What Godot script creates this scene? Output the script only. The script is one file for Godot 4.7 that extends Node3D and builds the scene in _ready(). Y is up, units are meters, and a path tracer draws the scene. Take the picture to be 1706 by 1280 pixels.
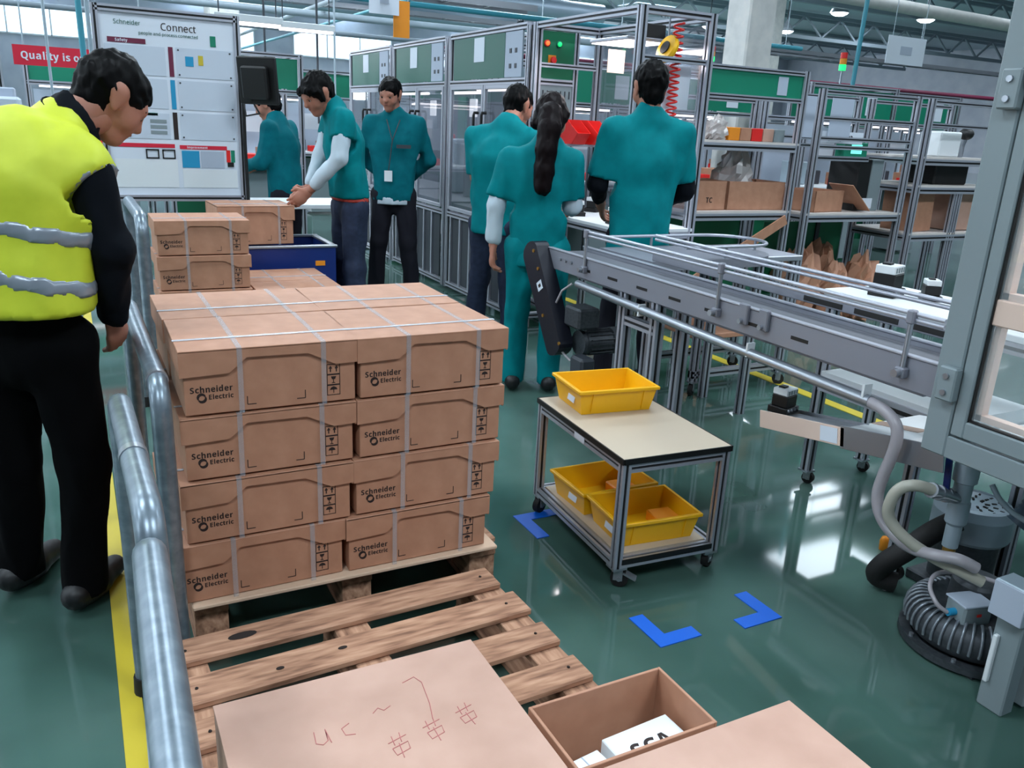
extends Node3D
# A factory packing line: cartons on pallets, workers, a belt conveyor, aluminium profile racks and machines.

var M := {}
var taken := {}

class Geo:
	# collects triangles per material; commit() turns them into one mesh
	var s := {}
	var cur := ""
	var v: PackedVector3Array
	var n: PackedVector3Array
	var i: PackedInt32Array
	func use(m: String) -> Geo:
		if cur != "":
			s[cur] = [v, n, i]
		cur = m
		if s.has(m):
			v = s[m][0]; n = s[m][1]; i = s[m][2]
		else:
			v = PackedVector3Array(); n = PackedVector3Array(); i = PackedInt32Array()
		return self
	func tri(a: Vector3, b: Vector3, c: Vector3, na: Vector3, nb: Vector3, nc: Vector3) -> void:
		var k := v.size()
		if (b - a).cross(c - a).dot(na + nb + nc) > 0.0:
			v.append_array(PackedVector3Array([a, c, b])); n.append_array(PackedVector3Array([na, nc, nb]))
		else:
			v.append_array(PackedVector3Array([a, b, c])); n.append_array(PackedVector3Array([na, nb, nc]))
		i.append_array(PackedInt32Array([k, k + 1, k + 2]))
	func quad(a: Vector3, b: Vector3, c: Vector3, d: Vector3, nn: Vector3) -> void:
		tri(a, b, c, nn, nn, nn); tri(a, c, d, nn, nn, nn)
	func quadn(a: Vector3, b: Vector3, c: Vector3, d: Vector3, na: Vector3, nb: Vector3, nc: Vector3, nd: Vector3) -> void:
		tri(a, b, c, na, nb, nc); tri(a, c, d, na, nc, nd)
	func box(c: Vector3, size: Vector3, bs := Basis.IDENTITY, bev := 0.0) -> Geo:
		var h := size * 0.5
		var b := minf(bev, minf(h.x, minf(h.y, h.z)) * 0.45)
		for ax in 3:
			var u := (ax + 1) % 3
			var w := (ax + 2) % 3
			for sg in [-1.0, 1.0]:
				var p := []
				for q in [[-1, -1], [1, -1], [1, 1], [-1, 1]]:
					var e := Vector3()
					e[ax] = h[ax] * sg; e[u] = (h[u] - b) * q[0]; e[w] = (h[w] - b) * q[1]
					p.append(c + bs * e)
				var nn := Vector3(); nn[ax] = sg
				quad(p[0], p[1], p[2], p[3], bs * nn)
		if b > 0.0:
			for ax in 3:
				var u := (ax + 1) % 3
				var w := (ax + 2) % 3
				for su in [-1.0, 1.0]:
					for sw in [-1.0, 1.0]:
						var p := []
						for q in [[-1, 0], [1, 0], [1, 1], [-1, 1]]:
							var e := Vector3()
							e[ax] = (h[ax] - b) * q[0]
							e[u] = su * (h[u] - (b if q[1] == 1 else 0.0)); e[w] = sw * (h[w] - (b if q[1] == 0 else 0.0))
							p.append(c + bs * e)
						var nn := Vector3(); nn[u] = su; nn[w] = sw
						quad(p[0], p[1], p[2], p[3], bs * nn.normalized())
			for sx in [-1.0, 1.0]:
				for sy in [-1.0, 1.0]:
					for sz in [-1.0, 1.0]:
						var q := Vector3(sx, sy, sz)
						var nn := bs * q.normalized()
						tri(c + bs * (q * (h - Vector3(0, b, b))), c + bs * (q * (h - Vector3(b, 0, b))), c + bs * (q * (h - Vector3(b, b, 0))), nn, nn, nn)
		return self
	static func frame(dir: Vector3, up := Vector3.UP) -> Basis:
		var z := dir.normalized()
		var u := up
		if absf(z.dot(u)) > 0.98:
			u = Vector3.RIGHT if absf(z.x) < 0.9 else Vector3.FORWARD
		var x := u.cross(z).normalized()
		return Basis(x, z.cross(x).normalized(), z)
	func beam(a: Vector3, b: Vector3, w: float, h: float, bev := 0.0, up := Vector3.UP) -> Geo:
		return box((a + b) * 0.5, Vector3(w, h, a.distance_to(b)), frame(b - a, up), bev)
	# slotted aluminium extrusion with a black strip in every slot
	func profile(a: Vector3, b: Vector3, w := 0.04, h := 0.04, up := Vector3.UP) -> Geo:
		var f := frame(b - a, up)
		var was := cur
		use("alu")
		var x := w * 0.5
		var y := h * 0.5
		var g := minf(w, h) * 0.16
		var d := minf(w, h) * 0.14
		var o: Array[Vector2] = [Vector2(-x, -y), Vector2(-g, -y), Vector2(-g, -y + d), Vector2(g, -y + d), Vector2(g, -y), Vector2(x, -y), Vector2(x, -g), Vector2(x - d, -g), Vector2(x - d, g), Vector2(x, g), Vector2(x, y), Vector2(g, y), Vector2(g, y - d), Vector2(-g, y - d), Vector2(-g, y), Vector2(-x, y), Vector2(-x, g), Vector2(-x + d, g), Vector2(-x + d, -g), Vector2(-x, -g)]
		for pass_mat in ["black", "alu"]:
			use(pass_mat)
			for k in o.size():
				if (k % 5 == 2) != (pass_mat == "black"):
					continue
				var p: Vector2 = o[k]
				var q: Vector2 = o[(k + 1) % o.size()]
				var e := q - p
				var nn := f * Vector3(e.y, -e.x, 0).normalized()
				quad(a + f * Vector3(p.x, p.y, 0), a + f * Vector3(q.x, q.y, 0), b + f * Vector3(q.x, q.y, 0), b + f * Vector3(p.x, p.y, 0), nn)
		for en in [[a, -1.0], [b, 1.0]]:
			var nn: Vector3 = f * Vector3(0, 0, en[1])
			quad(en[0] + f * Vector3(-x, -y, 0), en[0] + f * Vector3(x, -y, 0), en[0] + f * Vector3(x, y, 0), en[0] + f * Vector3(-x, y, 0), nn)
		if was != "":
			use(was)
		return self
	func tube(path: Array, r, sides := 10, caps := true) -> Geo:
		var cnt := path.size()
		var rings := []
		var x := Vector3.ZERO
		for k in cnt:
			var t: Vector3 = (path[mini(k + 1, cnt - 1)] - path[maxi(k - 1, 0)]).normalized()
			if k == 0:
				x = frame(t).x
			x = (x - t * x.dot(t)).normalized()
			var y := t.cross(x)
			var rr: float = r[k] if r is Array else r
			var ring := []
			for j in sides:
				var an := TAU * j / sides
				var d := x * cos(an) + y * sin(an)
				ring.append([path[k] + d * rr, d])
			rings.append(ring)
		for k in cnt - 1:
			for j in sides:
				var a: Array = rings[k][j]
				var b: Array = rings[k][(j + 1) % sides]
				var c: Array = rings[k + 1][(j + 1) % sides]
				var d: Array = rings[k + 1][j]
				quadn(a[0], b[0], c[0], d[0], a[1], b[1], c[1], d[1])
		if caps:
			for e in [0, cnt - 1]:
				var t: Vector3 = (path[1] - path[0]).normalized() * -1.0 if e == 0 else (path[cnt - 1] - path[cnt - 2]).normalized()
				for j in sides:
					tri(path[e], rings[e][j][0], rings[e][(j + 1) % sides][0], t, t, t)
		return self
	func cyl(a: Vector3, b: Vector3, r, sides := 12) -> Geo:
		return tube([a, b], r, sides)
	# profile points (radius, height) turned about bs.y through c
	func lathe(pts: Array, c: Vector3, bs := Basis.IDENTITY, sides := 20, smooth := false) -> Geo:
		var ns := []
		for k in pts.size():
			var a: Vector2 = pts[maxi(k - 1, 0)]
			var b: Vector2 = pts[mini(k + 1, pts.size() - 1)]
			ns.append(Vector2((b - a).y, -(b - a).x).normalized())
		for k in pts.size() - 1:
			var p: Vector2 = pts[k]
			var q: Vector2 = pts[k + 1]
			var fl := Vector2((q - p).y, -(q - p).x).normalized()
			var n0: Vector2 = ns[k] if smooth else fl
			var n1: Vector2 = ns[k + 1] if smooth else fl
			for j in sides:
				var d0 := Vector3(cos(TAU * j / sides), 0, sin(TAU * j / sides))
				var d1 := Vector3(cos(TAU * (j + 1) / sides), 0, sin(TAU * (j + 1) / sides))
				quadn(c + bs * (d0 * p.x + Vector3.UP * p.y), c + bs * (d1 * p.x + Vector3.UP * p.y), c + bs * (d1 * q.x + Vector3.UP * q.y), c + bs * (d0 * q.x + Vector3.UP * q.y),
					bs * (d0 * n0.x + Vector3.UP * n0.y), bs * (d1 * n0.x + Vector3.UP * n0.y), bs * (d1 * n1.x + Vector3.UP * n1.y), bs * (d0 * n1.x + Vector3.UP * n1.y))
		return self
	# polygon in the x/y plane of tr, pushed from z=0 to z=depth
	func prism(poly: PackedVector2Array, depth: float, tr: Transform3D) -> Geo:
		var ix := Geometry2D.triangulate_polygon(poly)
		for e in [[0.0, -1.0], [depth, 1.0]]:
			var nn: Vector3 = tr.basis * Vector3(0, 0, e[1])
			for k in range(0, ix.size(), 3):
				tri(tr * Vector3(poly[ix[k]].x, poly[ix[k]].y, e[0]), tr * Vector3(poly[ix[k + 1]].x, poly[ix[k + 1]].y, e[0]), tr * Vector3(poly[ix[k + 2]].x, poly[ix[k + 2]].y, e[0]), nn, nn, nn)
		var cw := Geometry2D.is_polygon_clockwise(poly)
		for k in poly.size():
			var p := poly[k]
			var q := poly[(k + 1) % poly.size()]
			var e := (q - p) * (-1.0 if cw else 1.0)
			quad(tr * Vector3(p.x, p.y, 0), tr * Vector3(q.x, q.y, 0), tr * Vector3(q.x, q.y, depth), tr * Vector3(p.x, p.y, depth), (tr.basis * Vector3(e.y, -e.x, 0)).normalized())
		return self
	func ball(c: Vector3, r: Vector3, bs := Basis.IDENTITY, sides := 12, stacks := 8) -> Geo:
		for k in stacks:
			for j in sides:
				var q := []
				for o in [[0, 0], [1, 0], [1, 1], [0, 1]]:
					var th: float = PI * (k + o[1]) / stacks
					var ph: float = TAU * (j + o[0]) / sides
					q.append(Vector3(sin(th) * cos(ph), cos(th), sin(th) * sin(ph)))
				quadn(c + bs * (q[0] * r), c + bs * (q[1] * r), c + bs * (q[2] * r), c + bs * (q[3] * r), bs * (q[0] / r).normalized(), bs * (q[1] / r).normalized(), bs * (q[2] / r).normalized(), bs * (q[3] / r).normalized())
		return self

func G(m: String) -> Geo:
	return Geo.new().use(m)

func mesh_of(g: Geo) -> ArrayMesh:
	g.use(g.cur)
	var am := ArrayMesh.new()
	for m in g.s:
		if g.s[m][2].size() == 0:
			continue
		var a := []
		a.resize(Mesh.ARRAY_MAX)
		a[Mesh.ARRAY_VERTEX] = g.s[m][0]; a[Mesh.ARRAY_NORMAL] = g.s[m][1]; a[Mesh.ARRAY_INDEX] = g.s[m][2]
		am.add_surface_from_arrays(Mesh.PRIMITIVE_TRIANGLES, a)
		am.surface_set_material(am.get_surface_count() - 1, M[m])
	return am

func numbered(called: String) -> String:
	var k: int = taken.get(called, -1) + 1
	taken[called] = k
	return called if k == 0 else "%s_%03d" % [called, k]

func put(g, called: String, parent: Node = null, at := Vector3.ZERO, turn := 0.0) -> MeshInstance3D:
	var o := MeshInstance3D.new()
	o.mesh = g if g is Mesh else mesh_of(g)
	o.name = numbered(called) if parent == null else called
	(self if parent == null else parent).add_child(o, true)
	o.position = at
	o.rotation.y = turn
	return o

func tag(o: Node, label: String, category: String, group := "", kind := "") -> Node:
	o.set_meta("label", label)
	o.set_meta("category", category)
	if group != "":
		o.set_meta("group", group)
	if kind != "":
		o.set_meta("kind", kind)
	return o

func thing(called: String, label: String, category: String, at := Vector3.ZERO, turn := 0.0, group := "") -> Node3D:
	var o := Node3D.new()
	o.name = numbered(called)
	add_child(o)
	o.position = at
	o.rotation.y = turn
	tag(o, label, category, group)
	return o

func copy(src: Node3D, called: String, label: String, at: Vector3, turn := 0.0) -> Node3D:
	var o: Node3D = src.duplicate()
	o.name = numbered(called)
	add_child(o)
	o.position = at
	o.rotation.y = turn
	o.set_meta("label", label)
	return o

func struct(o: Node, label: String, category := "") -> Node:
	o.set_meta("kind", "structure")
	o.set_meta("label", label)
	if category != "":
		o.set_meta("category", category)
	return o

func text(words: String, size: float, mat: String, parent: Node, at: Vector3, bs := Basis.IDENTITY, called := "lettering", bold := false, depth := 0.001) -> MeshInstance3D:
	var f := SystemFont.new()
	f.font_names = PackedStringArray(["Droid Sans"])
	if bold:
		f.font_weight = 700
	var t := TextMesh.new()
	t.text = words
	t.font = f
	t.font_size = 32
	t.pixel_size = size / 32.0
	t.depth = depth
	t.curve_step = 2.0
	t.material = M[mat]
	var o := MeshInstance3D.new()
	o.mesh = t
	o.name = called
	parent.add_child(o, true)
	o.transform = Transform3D(bs, at)
	return o

func noise_tex(sd: int, freq: float, stops: Array, size := 256, oct := 4) -> NoiseTexture2D:
	var f := FastNoiseLite.new()
	f.seed = sd
	f.frequency = freq
	f.fractal_octaves = oct
	var t := NoiseTexture2D.new()
	t.noise = f
	t.seamless = true
	t.width = size
	t.height = size
	var gr := Gradient.new()
	var off := PackedFloat32Array()
	var col := PackedColorArray()
	for st in stops:
		off.append(st[0]); col.append(st[1])
	gr.offsets = off
	gr.colors = col
	t.color_ramp = gr
	return t

func mat(called: String, c: Color, rough := 0.6, metal := 0.0, tex: Texture2D = null, scale := 1.0, world := false) -> StandardMaterial3D:
	var m := StandardMaterial3D.new()
	m.albedo_color = c
	m.roughness = rough
	m.metallic = metal
	if tex:
		m.albedo_texture = tex
		m.uv1_triplanar = true
		m.uv1_world_triplanar = world
		m.uv1_scale = Vector3.ONE * scale
	M[called] = m
	return m

func glow(called: String, c: Color, e: float) -> void:
	var m := mat(called, c, 0.5)
	m.emission_enabled = true
	m.emission = c
	m.emission_energy_multiplier = e

func glass(called: String, c: Color, a: float) -> void:
	var m := mat(called, Color(c, a), 0.02)
	m.transparency = BaseMaterial3D.TRANSPARENCY_ALPHA

func area(at: Vector3, size: Vector2, e: float, c: Color, parent: Node, dir := Vector3.DOWN) -> void:
	var l := AreaLight3D.new()
	l.area_size = size
	l.light_energy = e
	l.light_color = c
	l.shadow_enabled = true
	l.area_range = 60.0
	l.name = "light"
	parent.add_child(l, true)
	l.global_transform = Transform3D(Geo.frame(-dir, Vector3.FORWARD), at)

# ---------- the place ----------
const DAY := Color(0.90, 0.955, 1.0)
const PIPE_A := Vector3(11.0, 3.9, -11.87)
const PIPE_B := Vector3(21.0, 3.9, -12.37)

func _ready() -> void:
	# camera
	var cam := Camera3D.new()
	cam.name = "camera"
	add_child(cam)
	cam.position = Vector3(0, 1.42, 0)
	cam.rotation_degrees = Vector3(-17.50, -28.06, 2.84)
	cam.fov = 49.8
	cam.near = 0.02
	cam.far = 200.0
	cam.current = true
	# sky and exposure
	var env := Environment.new()
	env.background_mode = Environment.BG_SKY
	var sk := Sky.new()
	var sm := ProceduralSkyMaterial.new()
	sm.sky_top_color = Color(0.55, 0.68, 0.85)
	sm.sky_horizon_color = Color(0.8, 0.87, 0.93)
	sm.ground_bottom_color = Color(0.3, 0.3, 0.3)
	sm.ground_horizon_color = Color(0.6, 0.63, 0.66)
	sk.sky_material = sm
	env.sky = sk
	env.tonemap_mode = Environment.TONE_MAPPER_LINEAR
	env.tonemap_exposure = 1.2
	env.sdfgi_enabled = true
	env.ssao_enabled = true
	env.ssil_enabled = true
	var we := WorldEnvironment.new()
	we.name = "environment"
	we.environment = env
	add_child(we)
	materials()
	light_panels()
	hall()
	pallets_and_cartons()
	barriers()
	trolley()
	conveyor()
	enclosure()
	blowers()
	machine_row()
	workstation()
	racks()
	notice_board()
	people()
	background()
	overhead()

func materials() -> void:
	var K := func(a, b, c): return [[0.0, a], [0.5, b], [1.0, c]]
	mat("kraft", Color.WHITE, 0.6, 0, noise_tex(3, 0.02, K.call(Color(0.655, 0.465, 0.365), Color(0.685, 0.495, 0.39), Color(0.715, 0.525, 0.42))), 2.2)
	mat("kraft_pale", Color.WHITE, 0.6, 0, noise_tex(5, 0.012, K.call(Color(0.70, 0.55, 0.48), Color(0.73, 0.58, 0.51), Color(0.76, 0.61, 0.54))), 1.7)
	mat("kraft_edge", Color(0.80, 0.68, 0.58), 0.85)
	mat("pallet", Color.WHITE, 0.85, 0, noise_tex(8, 0.03, [[0.0, Color(0.40, 0.28, 0.21)], [0.35, Color(0.59, 0.43, 0.335)], [0.6, Color(0.67, 0.505, 0.40)], [1.0, Color(0.76, 0.60, 0.49)]]), 1.3, true).uv1_scale = Vector3(0.7, 4.0, 5.0)
	mat("pallet_along", Color.WHITE, 0.85, 0, M.pallet.albedo_texture, 1.0, true).uv1_scale = Vector3(5.0, 4.0, 0.7)
	mat("knot", Color(0.12, 0.08, 0.06), 0.9)
	mat("ink", Color(0.15, 0.10, 0.09), 0.8)
	mat("red_ink", Color(0.72, 0.43, 0.42), 0.8)
	mat("tape_clear", Color(0.76, 0.66, 0.60), 0.2)
	mat("alu", Color(0.70, 0.71, 0.75), 0.4, 0.6)
	mat("steel", Color(0.62, 0.64, 0.67), 0.32, 0.75)
	mat("galv", Color.WHITE, 0.34, 0.6, noise_tex(12, 0.03, K.call(Color(0.42, 0.47, 0.51), Color(0.50, 0.55, 0.59), Color(0.58, 0.63, 0.67))), 3.0)
	mat("conv_grey", Color(0.52, 0.53, 0.57), 0.45, 0.3)
	mat("belt", Color(0.38, 0.39, 0.42), 0.55)
	mat("black", Color(0.025, 0.025, 0.03), 0.5)
	mat("rubber", Color(0.04, 0.04, 0.045), 0.7)
	mat("dark_navy", Color(0.06, 0.07, 0.12), 0.45)
	mat("white", Color(0.86, 0.88, 0.89), 0.5)
	mat("paper", Color(0.82, 0.85, 0.89), 0.7)
	mat("paper_pale", Color(0.74, 0.78, 0.83), 0.7)
	mat("paper_grey", Color(0.66, 0.70, 0.76), 0.7)
	mat("board_top", Color(0.74, 0.68, 0.60), 0.4)
	mat("yellow_bin", Color(0.93, 0.70, 0.03), 0.38)
	mat("floor_green", Color.WHITE, 0.055, 0, noise_tex(21, 0.006, [[0.0, Color(0.18, 0.265, 0.24)], [0.42, Color(0.245, 0.355, 0.325)], [0.6, Color(0.275, 0.385, 0.355)], [1.0, Color(0.34, 0.44, 0.41)]], 512, 5), 0.22, true)
	mat("tape_yellow", Color(0.76, 0.68, 0.19), 0.45)
	mat("tape_blue", Color(0.02, 0.37, 0.80), 0.45)
	mat("machine_grey", Color(0.50, 0.55, 0.565), 0.42)
	mat("machine_mid", Color(0.36, 0.38, 0.42), 0.5)
	mat("machine_dark", Color(0.20, 0.22, 0.25), 0.5)
	mat("cream_edge", Color(0.86, 0.76, 0.70), 0.5)
	mat("green_panel", Color(0.0, 0.47, 0.36), 0.45)
	mat("pale_board", Color(0.78, 0.75, 0.73), 0.45)
	mat("fin_grey", Color(0.50, 0.53, 0.56), 0.35, 0.5)
	mat("green_dull", Color(0.17, 0.38, 0.33), 0.5)
	mat("green_cover", Color(0.05, 0.42, 0.28), 0.5)
	mat("blue_bin", Color(0.03, 0.15, 0.42), 0.4)
	mat("orange", Color(0.92, 0.56, 0.10), 0.5)
	mat("red", Color(0.85, 0.12, 0.10), 0.42)
	mat("red_banner", Color(0.80, 0.08, 0.20), 0.6)
	mat("maroon", Color(0.40, 0.10, 0.22), 0.6)
	mat("cyan", Color(0.10, 0.55, 0.72), 0.5)
	mat("teal_pipe", Color(0.22, 0.55, 0.62), 0.45)
	mat("pipe_pale", Color(0.62, 0.68, 0.72), 0.4)
	mat("hose", Color(0.62, 0.60, 0.62), 0.3)
	mat("hose_cream", Color(0.66, 0.65, 0.60), 0.35)
	mat("hose_blue", Color(0.22, 0.30, 0.36), 0.5)
	mat("cast", Color.WHITE, 0.5, 0.4, noise_tex(31, 0.05, K.call(Color(0.20, 0.22, 0.24), Color(0.25, 0.27, 0.29), Color(0.29, 0.31, 0.33))), 4.0)
	mat("cast_pale", Color(0.62, 0.68, 0.72), 0.45, 0.3)
	mat("brass", Color(0.70, 0.52, 0.24), 0.35, 0.7)
	mat("foil", Color(0.82, 0.79, 0.78), 0.3, 0.45)
	mat("wall_far", Color.WHITE, 0.9, 0, noise_tex(41, 0.01, K.call(Color(0.70, 0.72, 0.77), Color(0.74, 0.76, 0.80), Color(0.78, 0.79, 0.82))), 0.3)
	mat("concrete", Color.WHITE, 0.85, 0, noise_tex(42, 0.02, K.call(Color(0.72, 0.72, 0.71), Color(0.76, 0.76, 0.75), Color(0.80, 0.79, 0.77))), 0.8)
	mat("deck", Color(0.74, 0.79, 0.83), 0.7)
	mat("duct", Color(0.58, 0.64, 0.70), 0.45, 0.3)
	mat("truss", Color(0.54, 0.59, 0.63), 0.6)
	mat("teal", Color.WHITE, 0.72, 0, noise_tex(51, 0.02, K.call(Color(0.0, 0.42, 0.445), Color(0.0, 0.46, 0.485), Color(0.01, 0.50, 0.52))), 2.0)
	mat("teal_jacket", Color.WHITE, 0.75, 0, noise_tex(52, 0.02, K.call(Color(0.01, 0.34, 0.38), Color(0.02, 0.38, 0.42), Color(0.03, 0.42, 0.455))), 2.0)
	mat("vest", Color.WHITE, 0.6, 0, noise_tex(53, 0.02, K.call(Color(0.72, 0.765, 0.14), Color(0.76, 0.80, 0.17), Color(0.80, 0.835, 0.20))), 2.0)
	mat("reflect", Color(0.55, 0.58, 0.62), 0.3, 0.3)
	mat("navy_cloth", Color(0.045, 0.06, 0.085), 0.8)
	mat("black_cloth", Color(0.012, 0.013, 0.02), 0.9)
	mat("grey_cloth", Color(0.13, 0.13, 0.16), 0.85)
	mat("denim", Color.WHITE, 0.85, 0, noise_tex(54, 0.03, K.call(Color(0.06, 0.10, 0.19), Color(0.09, 0.14, 0.24), Color(0.13, 0.18, 0.28))), 3.0)
	mat("white_cloth", Color(0.72, 0.78, 0.82), 0.8)
	mat("belt_red", Color(0.62, 0.16, 0.08), 0.6)
	var skn := mat("skin", Color(0.66, 0.44, 0.36), 0.55)
	skn.subsurf_scatter_enabled = true
	skn.subsurf_scatter_strength = 0.15
	mat("lips", Color(0.55, 0.30, 0.27), 0.5)
	mat("eyewhite", Color(0.62, 0.58, 0.55), 0.4)
	mat("hair", Color(0.012, 0.010, 0.012), 0.5)
	mat("hair_brown", Color(0.055, 0.022, 0.028), 0.5)
	for k in ["teal", "teal_jacket", "hair", "hair_brown", "black_cloth", "navy_cloth", "grey_cloth"]:
		M[k].metallic_specular = 0.22
	mat("shoe", Color(0.05, 0.05, 0.06), 0.5)
	mat("shoe_white", Color(0.8, 0.8, 0.8), 0.5)
	glass("strap", Color(0.84, 0.88, 0.92), 0.42)
	M.strap.roughness = 0.25
	glass("strap_blue", Color(0.72, 0.80, 0.85), 0.16)
	M.strap_blue.roughness = 0.45
	glass("pane", Color(0.80, 0.86, 0.88), 0.16)
	glass("acrylic", Color(0.42, 0.45, 0.50), 0.30)
	glow("roof_glow", DAY, 3.0)
	glow("wall_glow", DAY, 0.9)
	glow("lamp_white", Color(0.93, 0.97, 1.0), 7.0)
	glow("tube_white", Color(1.0, 0.96, 0.98), 2.2)
	glow("led_green", Color(0.10, 1.0, 0.45), 1.2)
	glow("led_red", Color(1.0, 0.22, 0.10), 1.2)
	glow("led_orange", Color(1.0, 0.42, 0.2), 1.2)
	glow("screen_teal", Color(0.45, 0.95, 0.85), 0.9)
	glow("screen_white", Color(0.95, 0.96, 1.0), 0.9)

# glowing roof panels, most out of view, placed to light hall and floor
const PLACED_ROOF_PANELS := [[11.95, -9.4, 4], [14.0, -11.6, 4], [-2.5, -3.2, 16], [3.2, -3.2, 16], [9.0, -3.2, 16], [-2.5, 2.6, 24], [3.2, 2.6, 24], [9.0, 2.6, 24], [-8.0, -3.2, 22], [-8.0, -9.4, 22], [-2.5, -9.4, 22], [3.2, -9.4, 22], [-8.0, -16.0, 30], [-2.5, -16.0, 30], [3.2, -16.0, 30], [9.0, -16.0, 30], [15.0, -16.6, 30], [21.0, -12.0, 30], [-2.5, -23.5, 36], [3.2, -23.5, 36], [9.0, -23.5, 36], [15.0, -23.5, 36], [22.0, -23.5, 36], [3.2, -31.0, 40], [12.0, -31.0, 40], [22.0, -31.0, 40], [30.0, -24.0, 40], [18.0, -4.0, 26]]

func light_panels() -> void:
	for r in PLACED_ROOF_PANELS:
		var t := Node3D.new()
		t.name = numbered("placed_light_panel")
		add_child(t)
		t.position = Vector3(r[0], 6.2, r[1])
		struct(t, "glowing panel under the closed roof deck, placed to light the hall", "roof_light_panel")
		put(G("roof_glow").box(Vector3(0, 0.05, 0), Vector3(1.9, 0.02, 1.5)), "pane", t)
		for s in [-1.0, 1.0]:
			put(G("white").box(Vector3(s * 0.98, 0.03, 0), Vector3(0.06, 0.1, 1.62)), "light_panel_frame", t)
			put(G("white").box(Vector3(0, 0.03, s * 0.78), Vector3(1.9, 0.1, 0.06)), "light_panel_frame", t)
		area(Vector3(r[0], 6.225, r[1]), Vector2(1.88, 1.48), r[2], DAY, t)
	# glowing bands placed to light the roof; the left wall ones out of view
	for k in 7:
		wall_light_band(Vector3(-8.0 + k * 7.0, 4.7, -44.46), 0.0)
	for k in 4:
		wall_light_band(Vector3(-19.46, 4.7, -38.0 + k * 11.0), PI / 2)

func wall_light_band(at: Vector3, turn: float) -> void:
	var t := Node3D.new()
	t.name = numbered("placed_light_panel")
	add_child(t)
	t.position = at
	t.rotation.y = turn
	struct(t, "glowing band placed high in the hall wall to light the roof deck", "placed_light_panel")
	for k in 3:
		put(G("wall_glow").box(Vector3(-1.7 + k * 1.7, 0, 0), Vector3(1.64, 1.1, 0.03)), "pane", t)
	for k in 4:
		put(G("white").box(Vector3(-2.55 + k * 1.7, 0, 0.0), Vector3(0.06, 1.2, 0.07)), "light_panel_frame", t)
	for s in [-1.0, 1.0]:
		put(G("white").box(Vector3(0, s * 0.58, 0.0), Vector3(5.04, 0.06, 0.07)), "light_panel_frame", t)
	area(at + Basis(Vector3.UP, turn) * Vector3(0, 0, 0.06), Vector2(5.0, 1.1), 45.0, DAY, t, Basis(Vector3.UP, turn) * Vector3(0, 0, 1))

func hall() -> void:
	var o := put(G("floor_green").box(Vector3(12, -0.1, -17), Vector3(64, 0.2, 56)), "floor")
	struct(o, "glossy dark green epoxy floor of the hall", "floor")
	# closed roof deck above the glowing panels
	var rf := Node3D.new()
	rf.name = "ceiling"
	add_child(rf)
	struct(rf, "ribbed grey metal roof deck on steel purlins", "ceiling")
	var dg := G("deck").box(Vector3(12, 6.36, -17), Vector3(64, 0.1, 56))
	put(dg, "deck", rf)
	for k in 14:
		put(G("truss").beam(Vector3(-19, 6.24, 4 - k * 3.6), Vector3(43, 6.24, 4 - k * 3.6), 0.12, 0.12), "purlin", rf)
	for w in [["wall_back", Vector3(12, 3.2, -44.6), Vector3(64, 6.4, 0.2)], ["wall_front", Vector3(12, 3.2, 10.6), Vector3(64, 6.4, 0.2)], ["wall_left", Vector3(-19.6, 3.2, -17), Vector3(0.2, 6.4, 56)], ["wall_right", Vector3(43.6, 3.2, -17), Vector3(0.2, 6.4, 56)]]:
		struct(put(G("wall_far").box(w[1], w[2]), w[0]), "pale grey wall of the factory hall", "wall")
	# floor tape
	var ty := G("tape_yellow").box(Vector3(0.005, 0.0015, -5.2), Vector3(0.05, 0.003, 9.2))
	tag(put(ty, "floor_tape"), "yellow floor tape running under the tube barriers on the left", "floor tape")
	tag(put(G("tape_yellow").box(Vector3(3.67, 0.0015, -4.2), Vector3(0.075, 0.003, 5.4)), "floor_tape"), "yellow floor tape line crossing the floor behind the conveyor", "floor tape")
	var L := func(c: Vector3, sx: float, sz: float, lab: String):
		var p := PackedVector2Array([Vector2(0, 0), Vector2(sx * 0.15, 0), Vector2(sx * 0.15, 0.05), Vector2(sx * 0.05, 0.05), Vector2(sx * 0.05, sz * 0.16), Vector2(0, sz * 0.16)])
		tag(put(G("tape_blue").prism(p, 0.003, Transform3D(Basis(Vector3.RIGHT, Vector3.FORWARD, Vector3.UP), Vector3.ZERO)), "corner_mark", null, c), lab, "floor tape", "blue corner marks of the trolley bay")
	L.call(Vector3(1.375, 0, -1.59), 1.0, 1.0, "blue floor tape corner mark between pallet and trolley, left one")
	L.call(Vector3(1.82, 0, -1.565), -1.0, 1.0, "blue floor tape corner mark in front of the trolley, right one")
	tag(put(G("tape_blue").prism(PackedVector2Array([Vector2(0, 0), Vector2(0.05, 0), Vector2(0.05, -0.14), Vector2(0.16, -0.14), Vector2(0.16, -0.19), Vector2(0, -0.19)]), 0.003, Transform3D(Basis(Vector3.RIGHT, Vector3.BACK, Vector3.UP), Vector3.ZERO)), "corner_mark", null, Vector3(1.36, 0, -2.3)), "blue floor tape corner mark under the trolley's left wheels", "floor tape", "blue corner marks of the trolley bay")

# ---------- pallets and cartons ----------
const KW := 0.452
const KH := 0.172
const KD := 0.35

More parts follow.
